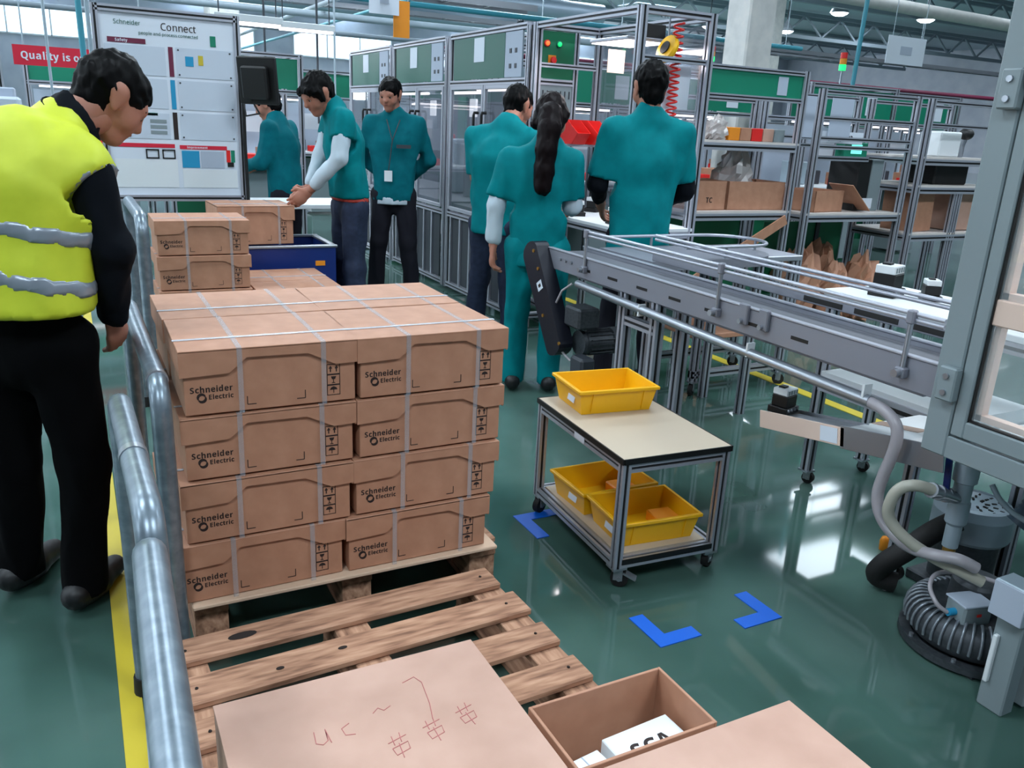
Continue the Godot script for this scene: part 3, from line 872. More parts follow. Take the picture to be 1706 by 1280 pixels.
	for p in [Vector3(0.12, 0, -0.15), Vector3(0.72, 0, -0.15), Vector3(0.12, 0, 0.15), Vector3(0.72, 0, 0.15)]:
		put(G("alu").profile(p, p + Vector3.UP * 0.80, 0.04, 0.04, Vector3.FORWARD), "leg", tt)
	# white side lane carrying contactors
	var sl := thing("side_table", "white topped side lane behind the conveyor carrying finished contactors", "table", Vector3(2.86, 0, -1.875))
	put(G("white").box(Vector3(0, 0.83, 0), Vector3(0.4, 0.025, 0.95), Basis.IDENTITY, 0.003), "table_top", sl)
	for s in [-1.0, 1.0]:
		put(G("alu").profile(Vector3(s * 0.18, 0.797, -0.465), Vector3(s * 0.18, 0.797, 0.465), 0.04, 0.04), "rail", sl)
		put(G("alu").profile(Vector3(0.17 * s, 0.06, -0.44), Vector3(0.17 * s, 0.777, -0.44), 0.04, 0.04, Vector3.FORWARD), "leg", sl)
		put(G("alu").profile(Vector3(0.17 * s, 0.0, 0.44), Vector3(0.17 * s, 0.777, 0.44), 0.04, 0.04, Vector3.FORWARD), "leg", sl)
		put(G("alu").profile(Vector3(s * 0.18, 0.46, -0.42), Vector3(s * 0.18, 0.46, 0.42), 0.06, 0.06), "lower_rail", sl)
		caster(sl, Vector3(0.17 * s, 0.0, -0.44), 0.4, 0.06)
	put(G("white").box(Vector3(0.0, 0.50, 0.0), Vector3(0.4, 0.02, 0.84)), "lower_shelf", sl)
	contactor("black contactor with pale top standing on the white side lane", Vector3(2.80, 0.8428, -2.17), 0.3, 1.35)
	contactor("contactor lying beside another on the white side lane", Vector3(2.90, 0.8428, -2.05), 0.9, 0.9)
	contactor("small contactor on the white side lane nearest the enclosure", Vector3(2.93, 0.8428, -1.90), 0.1, 1.0)
	# stand behind, with a carton board on its shelf
	var sd := thing("roller_stand", "low aluminium stand on casters behind the conveyor, holding carton board", "stand", Vector3(3.32, 0, -3.67))
	for s in [-1.0, 1.0]:
		put(G("alu").profile(Vector3(-0.34, 0.12, s * 0.2), Vector3(0.34, 0.12, s * 0.2), 0.04, 0.04), "rail", sd)
		for q in [-1.0, 1.0]:
			put(G("alu").profile(Vector3(q * 0.32, 0.08, s * 0.2), Vector3(q * 0.32, 0.74, s * 0.2), 0.04, 0.04, Vector3.FORWARD), "leg", sd)
			caster(sd, Vector3(q * 0.32, 0, s * 0.2), q, 0.08)
	put(G("kraft").box(Vector3(0, 0.33, 0), Vector3(0.64, 0.03, 0.40), Basis.IDENTITY, 0.004), "shelf", sd)
	put(G("alu").box(Vector3(0, 0.76, 0), Vector3(0.72, 0.03, 0.46), Basis.IDENTITY, 0.004), "table_top", sd)

func contactor(label: String, at: Vector3, turn: float, s := 1.0) -> void:
	var t := thing("contactor", label, "contactor", at, turn, "contactors leaving the line")
	put(G("black").box(Vector3(0, 0.012, 0) * s, Vector3(0.082, 0.024, 0.075) * s, Basis.IDENTITY, 0.002), "base", t)
	put(G("black").box(Vector3(0, 0.045, 0) * s, Vector3(0.064, 0.042, 0.062) * s, Basis.IDENTITY, 0.003), "housing", t)
	put(G("white").box(Vector3(0, 0.078, 0) * s, Vector3(0.068, 0.024, 0.058) * s, Basis.IDENTITY, 0.003), "top_cover", t)
	put(G("black").box(Vector3(-0.006, 0.0925, -0.006) * s, Vector3(0.026, 0.006, 0.024) * s, Basis.IDENTITY, 0.001), "actuator", t)
	for k in 4:
		put(G("steel").cyl(Vector3(-0.03 + k * 0.02, 0.018, 0.0375) * s, Vector3(-0.03 + k * 0.02, 0.018, 0.0415) * s, 0.0055 * s, 8), "terminal_screw", t)
		put(G("machine_grey").box(Vector3(-0.025 + k * 0.017, 0.078, 0.0295) * s, Vector3(0.009, 0.014, 0.002) * s), "vent", t)

# ---------- grey machine enclosure on the right ----------
func enclosure() -> void:
	var t := thing("machine_enclosure", "large grey framed machine enclosure with glazed doors on the right", "machine", Vector3(1.98, 0, -1.34))
	var W := 1.1       # to the right
	var D := 1.25      # towards the camera
	var b := 0.63
	var top := 2.15
	var g := "machine_grey"
	# corner posts and beams
	for p in [Vector3(0.035, 0, 0.035), Vector3(W - 0.035, 0, 0.035), Vector3(0.035, 0, D - 0.035), Vector3(W - 0.035, 0, D - 0.035)]:
		put(G(g).box(p + Vector3(0, (b + top) * 0.5, 0), Vector3(0.07, top - b, 0.07), Basis.IDENTITY, 0.004), "corner_post", t)
		put(G(g).box(p + Vector3(0, b * 0.5 + 0.01, 0) + (Vector3(0.1, 0, 0) if p.x < 0.5 else Vector3.ZERO) + (Vector3(0, 0, 0.30) if p.z < 0.5 else Vector3.ZERO), Vector3(0.07, b - 0.02, 0.07), Basis.IDENTITY, 0.004), "leg", t)
	for y in [b + 0.03, top - 0.03]:
		for x in [0.035, W - 0.035]:
			put(G(g).box(Vector3(x, y, D * 0.5), Vector3(0.07, 0.06, D - 0.14), Basis.IDENTITY, 0.003), "beam", t)
		for z in [0.035, D - 0.035]:
			put(G(g).box(Vector3(W * 0.5, y, z), Vector3(W - 0.14, 0.06, 0.07), Basis.IDENTITY, 0.003), "beam", t)
	put(G(g).box(Vector3(W * 0.5, top + 0.01, D * 0.5), Vector3(W, 0.02, D)), "roof_panel", t)
	put(G("white").box(Vector3(W * 0.5, b + 0.04, D * 0.5), Vector3(W - 0.1, 0.02, D - 0.1)), "base_plate", t)
	# door on the left face: frame, transom, panes, inner cream reveal
	var dz0 := 0.075
	var dz1 := D - 0.075
	var y0 := b + 0.066
	var y1 := top - 0.066
	var dr := Node3D.new()
	dr.name = "door"
	t.add_child(dr)
	for z in [dz0 + 0.0175, dz1 - 0.0175, (dz0 + dz1) * 0.5]:
		put(G(g).box(Vector3(0.018, (y0 + y1) * 0.5, z), Vector3(0.036, y1 - y0, 0.035), Basis.IDENTITY, 0.003), "door_stile", dr)
		put(G("black").box(Vector3(0.018, (y0 + y1) * 0.5, z + 0.019), Vector3(0.02, y1 - y0 - 0.07, 0.004)), "gasket", dr)
	for y in [y0 + 0.0225, y1 - 0.0225]:
		put(G(g).box(Vector3(0.018, y, (dz0 + dz1) * 0.5), Vector3(0.036, 0.045, dz1 - dz0 - 0.07), Basis.IDENTITY, 0.003), "door_rail", dr)
	put(G("black").box(Vector3(0.018, y0 + 0.047, (dz0 + dz1) * 0.5), Vector3(0.02, 0.004, dz1 - dz0 - 0.07)), "gasket", dr)
	put(G("cream_edge").box(Vector3(0.028, 1.03, (dz0 + dz1) * 0.5), Vector3(0.03, 0.065, dz1 - dz0 - 0.07), Basis.IDENTITY, 0.003), "transom", dr)
	for yy in [[y0 + 0.05, 0.997], [1.063, y1 - 0.045]]:
		for zz in [[dz0 + 0.037, (dz0 + dz1) * 0.5 - 0.018], [(dz0 + dz1) * 0.5 + 0.02, dz1 - 0.035]]:
			put(G("pane").box(Vector3(0.02, (yy[0] + yy[1]) * 0.5, (zz[0] + zz[1]) * 0.5), Vector3(0.005, yy[1] - yy[0], zz[1] - zz[0])), "pane", dr)
			put(G("cream_edge").box(Vector3(0.045, (yy[0] + yy[1]) * 0.5, zz[0] + 0.008), Vector3(0.028, yy[1] - yy[0], 0.016)).box(Vector3(0.045, yy[0] + 0.008, (zz[0] + zz[1]) * 0.5), Vector3(0.028, 0.016, zz[1] - zz[0])), "glazing_bead", dr)
	for y in [0.83, 1.55]:
		put(G("machine_grey").box(Vector3(-0.014, y, 0.052), Vector3(0.028, 0.09, 0.05), Basis.IDENTITY, 0.004), "hinge", t)
		for k in 2:
			put(G("steel").cyl(Vector3(-0.028, y - 0.022 + k * 0.044, 0.052), Vector3(-0.034, y - 0.022 + k * 0.044, 0.052), 0.008, 8), "hinge_bolt", t)
	put(G("machine_grey").box(Vector3(-0.012, 1.62, 0.10), Vector3(0.024, 0.12, 0.04), Basis.IDENTITY, 0.004), "switch_box", t)
	# what shows through the panes
	put(G("cyan").cyl(Vector3(0.34, b + 0.05, 0.42), Vector3(0.34, 1.12, 0.42), 0.05, 20), "air_tank", t)
	put(G("teal_pipe").cyl(Vector3(0.52, b + 0.05, 0.3), Vector3(0.52, 1.5, 0.3), 0.03, 16), "column", t)
	put(G("alu").profile(Vector3(0.12, 0.90, 0.36), Vector3(0.95, 0.90, 0.36), 0.05, 0.05), "cross_beam", t)
	put(G("white").box(Vector3(0.55, 0.74, 0.55), Vector3(0.5, 0.1, 0.4), Basis.IDENTITY, 0.006), "fixture_block", t)
	put(G("cast_pale").box(Vector3(0.66, 1.22, 0.5), Vector3(0.22, 0.26, 0.2), Basis.IDENTITY, 0.01), "press_head", t)
	put(G("brass").box(Vector3(0.40, 1.24, 0.30), Vector3(0.08, 0.1, 0.06), Basis.IDENTITY, 0.006), "valve_block", t)
	put(G("tube_white").cyl(Vector3(0.12, 2.04, 0.6), Vector3(0.95, 2.04, 0.6), 0.016, 12), "placed_tube_lamp", t)  # out of view, placed to light the inside behind the panes
	area(Vector3(1.98 + 0.55, 2.02, -1.34 + 0.6), Vector2(0.8, 0.05), 1.0, Color(1.0, 0.96, 0.95), t)
	# discharge chute with a finished contactor
	var c := thing("discharge_chute", "sloping steel discharge chute sticking out under the enclosure", "chute", Vector3(2.10, 0, -1.7))
	var sl := Basis(Vector3.RIGHT, -0.165)
	var at := func(x: float, y: float, z: float) -> Vector3: return Vector3(0, 0.545, 0) + sl * Vector3(x, y, z)
	put(G("cream_edge").box(at.call(0.0, -0.03, -0.17), Vector3(0.006, 0.062, 0.37), sl, 0.001), "side_wall", c)
	put(G("steel").box(at.call(0.0, -0.03, 0.18), Vector3(0.006, 0.075, 0.36), sl, 0.001), "side_wall", c)
	put(G("steel").box(at.call(0.055, -0.012, -0.17), Vector3(0.11, 0.005, 0.37), sl), "slide", c)
	put(G("white").box(at.call(0.19, -0.006, 0.145), Vector3(0.37, 0.006, 0.29), sl), "tray", c)
	put(G("steel").box(at.call(0.11, -0.02, -0.17), Vector3(0.004, 0.04, 0.37), sl), "side_wall", c)
	put(G("tape_clear").box(at.call(0.16, -0.0015, 0.09), Vector3(0.05, 0.002, 0.17), sl), "parcel_tape", c)
	put(G("paper").box(at.call(-0.004, -0.03, -0.045), Vector3(0.001, 0.05, 0.07), sl), "label_card", c)
	put(G("alu").profile(Vector3(0.25, 0.07, 0.1), Vector3(0.25, 0.53, 0.1), 0.035, 0.035, Vector3.FORWARD), "leg", c)
	caster(c, Vector3(0.25, 0, 0.1), 0.2, 0.07)
	contactor("black and white contactor at the lower end of the steel chute", Vector3(2.155, 0.492, -2.0), 0.25, 1.0)

# ---------- blowers, valves and hoses under the enclosure ----------
func ring_blower(label: String, c: Vector3, R: float) -> void:
	var t := thing("ring_blower", label, "blower", c, 0, "ring blowers under the enclosure")
	var pr := [Vector2(R * 0.5, 0.028)]
	for k in 13:
		var an := -PI * 0.62 + PI * 1.24 * k / 12.0
		pr.append(Vector2(R * 0.74 + R * 0.26 * cos(an), 0.085 + 0.055 * sin(an)))
	pr.append(Vector2(R * 0.5, 0.125))
	pr.append(Vector2(0.0, 0.125))
	put(G("cast").lathe(pr, Vector3.ZERO, Basis.IDENTITY, 40, true), "housing", t)
	var fins := G("fin_grey")
	for k in 44:
		var an := TAU * k / 44.0
		var d := Vector3(cos(an), 0, sin(an))
		var q := []
		for m in 7:
			var b := -0.5 + (PI * 0.62) * m / 6.0 + 0.2
			q.append(d * (R * 0.74 + R * 0.275 * cos(b)) + Vector3.UP * (0.085 + 0.059 * sin(b)))
		fins.tube(q, 0.0045, 5)
	var fo := put(fins, "cooling_fins", t)
	fo.set_meta("kind", "stuff")
	put(G("cast").lathe([Vector2(R * 0.9, 0.012), Vector2(R * 1.06, 0.012), Vector2(R * 1.06, 0.034), Vector2(R * 0.9, 0.034)], Vector3.ZERO, Basis.IDENTITY, 40), "base_flange", t)
	for k in 8:
		var an := TAU * (k + 0.5) / 8.0
		put(G("steel").cyl(Vector3(cos(an), 0, sin(an)) * R * 1.0 + Vector3.UP * 0.034, Vector3(cos(an), 0, sin(an)) * R * 1.0 + Vector3.UP * 0.044, 0.007, 6), "flange_bolt", t)
	put(G("cast").box(Vector3(0, 0.006, 0), Vector3(R * 1.6, 0.012, R * 1.3)), "foot", t)
	put(G("cast").lathe([Vector2(0, 0.21), Vector2(0.06, 0.21), Vector2(0.07, 0.2), Vector2(0.075, 0.12)], Vector3(0.02, 0, -0.02), Basis.IDENTITY, 24), "motor", t)
	put(G("machine_grey").box(Vector3(-0.085, 0.16, 0.03), Vector3(0.095, 0.062, 0.075), Basis(Vector3.UP, -0.25), 0.006), "terminal_box", t)
	put(G("paper_grey").box(Vector3(-0.085, 0.192, 0.03), Vector3(0.10, 0.006, 0.08), Basis(Vector3.UP, -0.25), 0.002), "terminal_lid", t)
	put(G("red").box(Vector3(-0.095, 0.165, 0.069), Vector3(0.014, 0.008, 0.002), Basis(Vector3.UP, -0.25)), "warning_mark", t)
	put(G("cyan").cyl(Vector3(-0.13, 0.16, 0.02), Vector3(-0.155, 0.16, 0.014), 0.011, 10), "cable_gland", t)
	put(G("hose").tube(smooth([Vector3(-0.155, 0.16, 0.014), Vector3(-0.175, 0.18, -0.01), Vector3(-0.16, 0.215, -0.05), Vector3(-0.10, 0.235, -0.06), Vector3(-0.02, 0.235, 0.0), Vector3(0.04, 0.22, 0.08), Vector3(0.10, 0.2, 0.16), Vector3(0.15, 0.2, 0.24)]), 0.0065, 8), "cable", t)

func blowers() -> void:
	ring_blower("dark finned ring blower lying on the green floor at the lower right", Vector3(2.235, 0, -1.235), 0.18)
	# upright fan cooled motor
	var t := thing("fan_motor", "upright grey motor with a slotted round fan cowl behind the ring blower", "motor", Vector3(2.525, 0, -1.475))
	t.scale = Vector3.ONE * 1.15
	put(G("cast").box(Vector3(0, 0.015, 0), Vector3(0.2, 0.03, 0.2), Basis.IDENTITY, 0.004), "foot", t)
	put(G("cast").lathe([Vector2(0.0, 0.03), Vector2(0.085, 0.03), Vector2(0.085, 0.19), Vector2(0.0, 0.19)], Vector3.ZERO, Basis.IDENTITY, 24), "motor", t)
	put(G("cast_pale").lathe([Vector2(0.098, 0.17), Vector2(0.105, 0.18), Vector2(0.105, 0.245), Vector2(0.095, 0.27), Vector2(0.085, 0.275), Vector2(0.085, 0.268), Vector2(0.0, 0.262)], Vector3.ZERO, Basis.IDENTITY, 28), "fan_cowl", t)
	for r in 3:
		for k in 14 - r * 3:
			var an := TAU * k / (14.0 - r * 3)
			put(G("black").box(Vector3(cos(an), 0, sin(an)) * (0.073 - r * 0.021) + Vector3.UP * 0.2665, Vector3(0.013, 0.003, 0.006), Basis(Vector3.UP, -an)), "cowl_slot", t)
	# valve stack with a blue lever
	var v := thing("filter_valve", "grey metal valve stack with blue lever under the enclosure", "valve", Vector3(2.20, 0, -1.33))
	put(G("cast_pale").lathe([Vector2(0, 0.615), Vector2(0.026, 0.615), Vector2(0.034, 0.60), Vector2(0.034, 0.50), Vector2(0.026, 0.495), Vector2(0.026, 0.44), Vector2(0.03, 0.435), Vector2(0.03, 0.37), Vector2(0.022, 0.36), Vector2(0.022, 0.29), Vector2(0, 0.29)], Vector3.ZERO, Basis.IDENTITY, 20), "valve_body", v)
	put(G("white").lathe([Vector2(0, 0.655), Vector2(0.028, 0.655), Vector2(0.03, 0.60), Vector2(0.0, 0.60)], Vector3.ZERO, Basis.IDENTITY, 16), "cap", v)
	put(G("blue_bin").beam(Vector3(-0.06, 0.47, -0.01), Vector3(-0.052, 0.60, -0.03), 0.02, 0.008, 0.003), "lever", v)
	put(G("steel").cyl(Vector3(-0.13, 0.488, -0.01), Vector3(0, 0.44, 0.0), 0.018, 12), "branch_pipe", v)
	for k in 3:
		put(G("steel").lathe([Vector2(0.017, -0.006), Vector2(0.023, -0.006), Vector2(0.023, 0.006), Vector2(0.017, 0.006)], Vector3(-0.125 + k * 0.035, 0.486 - k * 0.013, -0.01), Basis(Vector3.BACK, -PI / 2 - 0.35), 12), "hose_clip", v)
	put(G("brass").lathe([Vector2(0, 0), Vector2(0.018, 0), Vector2(0.018, 0.03), Vector2(0, 0.03)], Vector3(0.0, 0.26, 0.0), Basis.IDENTITY, 6), "fitting", v)
	var hs := [
		["cream hose looping from the valve down to the blower fitting", "hose_cream", 0.017, [Vector3(2.075, 0.488, -1.34), Vector3(2.03, 0.50, -1.36), Vector3(2.0, 0.485, -1.385), Vector3(1.99, 0.44, -1.40), Vector3(2.0, 0.385, -1.40), Vector3(2.03, 0.335, -1.36), Vector3(2.08, 0.295, -1.30), Vector3(2.12, 0.275, -1.24), Vector3(2.16, 0.255, -1.19)]],
		["thick black hose elbow lying behind the ring blower", "rubber", 0.035, [Vector3(2.36, 0.30, -1.42), Vector3(2.32, 0.24, -1.47), Vector3(2.28, 0.17, -1.51), Vector3(2.24, 0.1, -1.555), Vector3(2.24, 0.05, -1.57), Vector3(2.28, 0.037, -1.53)]],
		["corrugated blue grey hose hanging on the right under the enclosure", "hose_blue", 0.04, [Vector3(2.42, 0.66, -1.22), Vector3(2.42, 0.58, -1.215), Vector3(2.42, 0.5, -1.22), Vector3(2.41, 0.42, -1.23), Vector3(2.38, 0.36, -1.25)]],
		["thin pale air line under the enclosure", "cast_pale", 0.008, [Vector3(2.25, 0.50, -1.28), Vector3(2.26, 0.46, -1.25), Vector3(2.28, 0.43, -1.21), Vector3(2.31, 0.41, -1.15), Vector3(2.34, 0.405, -1.08), Vector3(2.38, 0.40, -1.0)]]]
	for h in hs:
		var q: Array = h[3]
		var cu := Curve3D.new()
		for k in q.size():
			var tg: Vector3 = (q[mini(k + 1, q.size() - 1)] - q[maxi(k - 1, 0)]) * 0.18
			cu.add_point(q[k] - q[0], -tg, tg)
		cu.bake_interval = 0.012
		var pts := Array(cu.get_baked_points())
		var rr := []
		for k in pts.size():
			rr.append(h[2] * (1.0 + (0.06 * (1 if k % 2 == 0 else -1) if h[1] == "hose_blue" else 0.0)))
		tag(put(G(h[1]).tube(pts, rr, 12), "hose", null, q[0]), h[0], "hose")
	var cb := thing("control_box", "pale grey terminal box with cable duct beside the ring blower", "box", Vector3(2.02, 0, -1.02))
	put(G("cast_pale").box(Vector3(0, 0.33, 0), Vector3(0.07, 0.1, 0.09), Basis.IDENTITY, 0.004), "box_body", cb)
	put(G("paper_grey").box(Vector3(-0.037, 0.33, 0), Vector3(0.006, 0.095, 0.085), Basis.IDENTITY, 0.002), "lid", cb)
	put(G("machine_grey").box(Vector3(0.02, 0.14, 0.0), Vector3(0.05, 0.28, 0.07), Basis.IDENTITY, 0.004), "duct", cb)
	put(G("white").box(Vector3(-0.012, 0.15, -0.02), Vector3(0.014, 0.14, 0.012), Basis.IDENTITY, 0.002), "terminal_strip", cb)
	tag(put(G("orange").lathe([Vector2(0, 0.055), Vector2(0.012, 0.05), Vector2(0.017, 0.035), Vector2(0.015, 0.0), Vector2(0, 0.0)], Vector3.ZERO, Basis.IDENTITY, 14, true), "floor_plug", null, Vector3(2.50, 0.0, -1.75)), "small orange plug on the floor beside the black hose", "plug")

func smooth(q: Array) -> Array:
	var cu := Curve3D.new()
	for k in q.size():
		var tg: Vector3 = (q[mini(k + 1, q.size() - 1)] - q[maxi(k - 1, 0)]) * 0.18
		cu.add_point(q[k], -tg, tg)
	cu.bake_interval = 0.012
	return Array(cu.get_baked_points())

# ---------- glazed machine row in the middle ----------
func machine_row() -> void:
	var X := 2.81
	var bays := [[-6.64, -5.27, "glazed machine cabinet with green header nearest the workers"], [-8.0, -6.68, "glazed machine cabinet with green header behind the standing man"], [-9.4, -8.04, "farthest glazed machine cabinet of the row"]]
	for b in bays:
		var z0: float = b[0]
		var z1: float = b[1]
		var L := z1 - z0
		var near: bool = z1 > -5.5
		var t := thing("machine_cabinet", b[2], "machine", Vector3(X, 0, z0), 0, "glazed machine cabinets in the middle row")
		var W := 0.4 if near else 0.9
		for z in [0.02, L - 0.02]:
			for x in [0.02, W - 0.02]:
				put(G("alu").profile(Vector3(x, 0.03, z), Vector3(x, 2.05, z), 0.04, 0.04, Vector3.FORWARD), "post", t)
		for y in [0.06, 0.66, 1.70, 2.05]:
			for x in [0.02, W - 0.02]:
				put(G("alu").profile(Vector3(x, y, 0.04), Vector3(x, y, L - 0.04), 0.04, 0.04), "rail", t)
			for z in [0.02, L - 0.02]:
				put(G("alu").profile(Vector3(0.04, y, z), Vector3(W - 0.04, y, z), 0.04, 0.04), "rail", t)
		# header: green panel and a pale switch panel
		put(G("green_dull").box(Vector3(0.012, 1.875, L * 0.40), Vector3(0.012, 0.30, L * 0.66)), "header_panel", t)
		put(G("paper_grey").box(Vector3(0.012, 1.875, L * 0.83), Vector3(0.014, 0.30, L * 0.19), Basis.IDENTITY, 0.002), "switch_panel", t)
		put(G("paper").box(Vector3(0.004, 1.93, L * 0.42), Vector3(0.003, 0.17, L * 0.13)), "notice_paper", t)
		for k in 4:
			put(G("machine_dark").box(Vector3(0.003, 1.80 + (k % 2) * 0.1, L * (0.80 + 0.06 * (k / 2))), Vector3(0.004, 0.03, 0.03)), "switch", t)
		# two glazed doors with handles
		for d in 2:
			var a := 0.06 + d * (L - 0.1) * 0.5
			var e := a + (L - 0.12) * 0.5 - 0.03
			var dr := Node3D.new()
			dr.name = "door"
			t.add_child(dr, true)
			for z in [a, e]:
				put(G("alu").box(Vector3(0.012, 1.19, z), Vector3(0.024, 0.98, 0.03), Basis.IDENTITY, 0.002), "door_stile", dr)
			for y in [0.71, 1.665]:
				put(G("alu").box(Vector3(0.012, y, (a + e) * 0.5), Vector3(0.024, 0.03, e - a - 0.03), Basis.IDENTITY, 0.002), "door_rail", dr)
			put(G("acrylic").box(Vector3(0.012, 1.19, (a + e) * 0.5), Vector3(0.005, 0.925, e - a - 0.03)), "pane", dr)
			var hz := e - 0.05 if d == 0 else a + 0.05
			put(G("black").tube([Vector3(0.0, 1.28, hz), Vector3(-0.035, 1.28, hz), Vector3(-0.04, 1.30, hz), Vector3(-0.04, 1.46, hz), Vector3(-0.035, 1.48, hz), Vector3(0.0, 1.48, hz)], 0.011, 8), "handle", dr)
		# lower barred panels
		for k in 6:
			put(G("machine_dark").box(Vector3(0.025, 0.36, 0.1 + (L - 0.2) * (k + 0.5) / 6.0), Vector3(0.012, 0.54, (L - 0.2) / 6.0 - 0.035), Basis.IDENTITY, 0.002), "kick_panel", t)
			put(G("alu").box(Vector3(0.015, 0.36, 0.1 + (L - 0.2) * k / 6.0), Vector3(0.02, 0.56, 0.025)), "kick_stile", t)
		# inside: fixtures, and a tube lamp placed to light them
		put(G("conv_grey").box(Vector3(W * 0.5, 0.72, L * 0.5), Vector3(W - 0.1, 0.05, L - 0.1)), "bed_plate", t)
		put(G("cast_pale").box(Vector3(W * 0.6, 1.0, L * 0.3), Vector3(0.16, 0.5, 0.22), Basis.IDENTITY, 0.01), "press_column", t)
		put(G("steel").cyl(Vector3(W * 0.5, 0.75, L * 0.62), Vector3(W * 0.5, 1.25, L * 0.62), 0.045, 14), "cylinder", t)
		put(G("red").box(Vector3(W * 0.55, 1.2, L * 0.18), Vector3(0.06, 0.18, 0.2), Basis.IDENTITY, 0.01), "feeder", t)
		put(G("paper_grey").box(Vector3(W * 0.7, 1.45, L * 0.55), Vector3(0.05, 0.25, 0.4), Basis.IDENTITY, 0.004), "back_plate", t)
		put(G("screen_white").box(Vector3(W * 0.4, 1.52, L * 0.12), Vector3(0.02, 0.14, 0.12), Basis.IDENTITY, 0.003), "lit_screen", t)
		put(G("machine_mid").box(Vector3(W - 0.02, 1.18, L * 0.5), Vector3(0.012, 1.0, L - 0.09)), "back_panel", t)  # added to close the see-through side and keep the inside dim
		put(G("green_panel").box(Vector3(W - 0.05, 1.2, L * 0.85), Vector3(0.02, 0.9, 0.2)), "side_panel", t)
		put(G("tube_white").cyl(Vector3(W * 0.5, 1.66, 0.15), Vector3(W * 0.5, 1.66, L - 0.15), 0.013, 8), "placed_tube_lamp", t)
		area(Vector3(X + W * 0.5, 1.64, z0 + L * 0.5), Vector2(0.04, L - 0.3), 0.07, Color(1, 0.97, 0.98), t)
		if near:
			# end face towards the camera: lamps, emergency stop, slotted panel
			put(G("green_cover").box(Vector3(W * 0.5, 1.875, L - 0.012), Vector3(W - 0.08, 0.30, 0.012)), "header_panel", t)
			for q in [[0.14, "led_orange", "red"], [0.235, "led_green", "green_panel"]]:
				put(G(q[2]).lathe([Vector2(0, 0), Vector2(0.022, 0), Vector2(0.022, 0.012), Vector2(0.017, 0.014)], Vector3(q[0], 1.945, L - 0.006), Basis(Vector3.RIGHT, PI / 2), 16), "lamp_bezel", t)
				put(G(q[1]).ball(Vector3(q[0], 1.945, L + 0.008), Vector3(0.015, 0.015, 0.01)), "lamp_lens", t)
			put(G("orange").box(Vector3(0.185, 1.84, L - 0.002), Vector3(0.06, 0.065, 0.008), Basis.IDENTITY, 0.002), "stop_plate", t)
			put(G("red").lathe([Vector2(0, 0.03), Vector2(0.02, 0.028), Vector2(0.024, 0.018), Vector2(0.012, 0.0)], Vector3(0.185, 1.84, L + 0.002), Basis(Vector3.RIGHT, PI / 2), 16), "stop_button", t)
			put(G("machine_grey").box(Vector3(W * 0.5, 1.2, L - 0.012), Vector3(W - 0.08, 0.96, 0.01)), "end_panel", t)
			for k in 9:
				put(G("machine_dark").box(Vector3(0.06 + k * 0.035, 1.62, L - 0.005), Vector3(0.008, 0.05, 0.004)), "vent_slot", t)

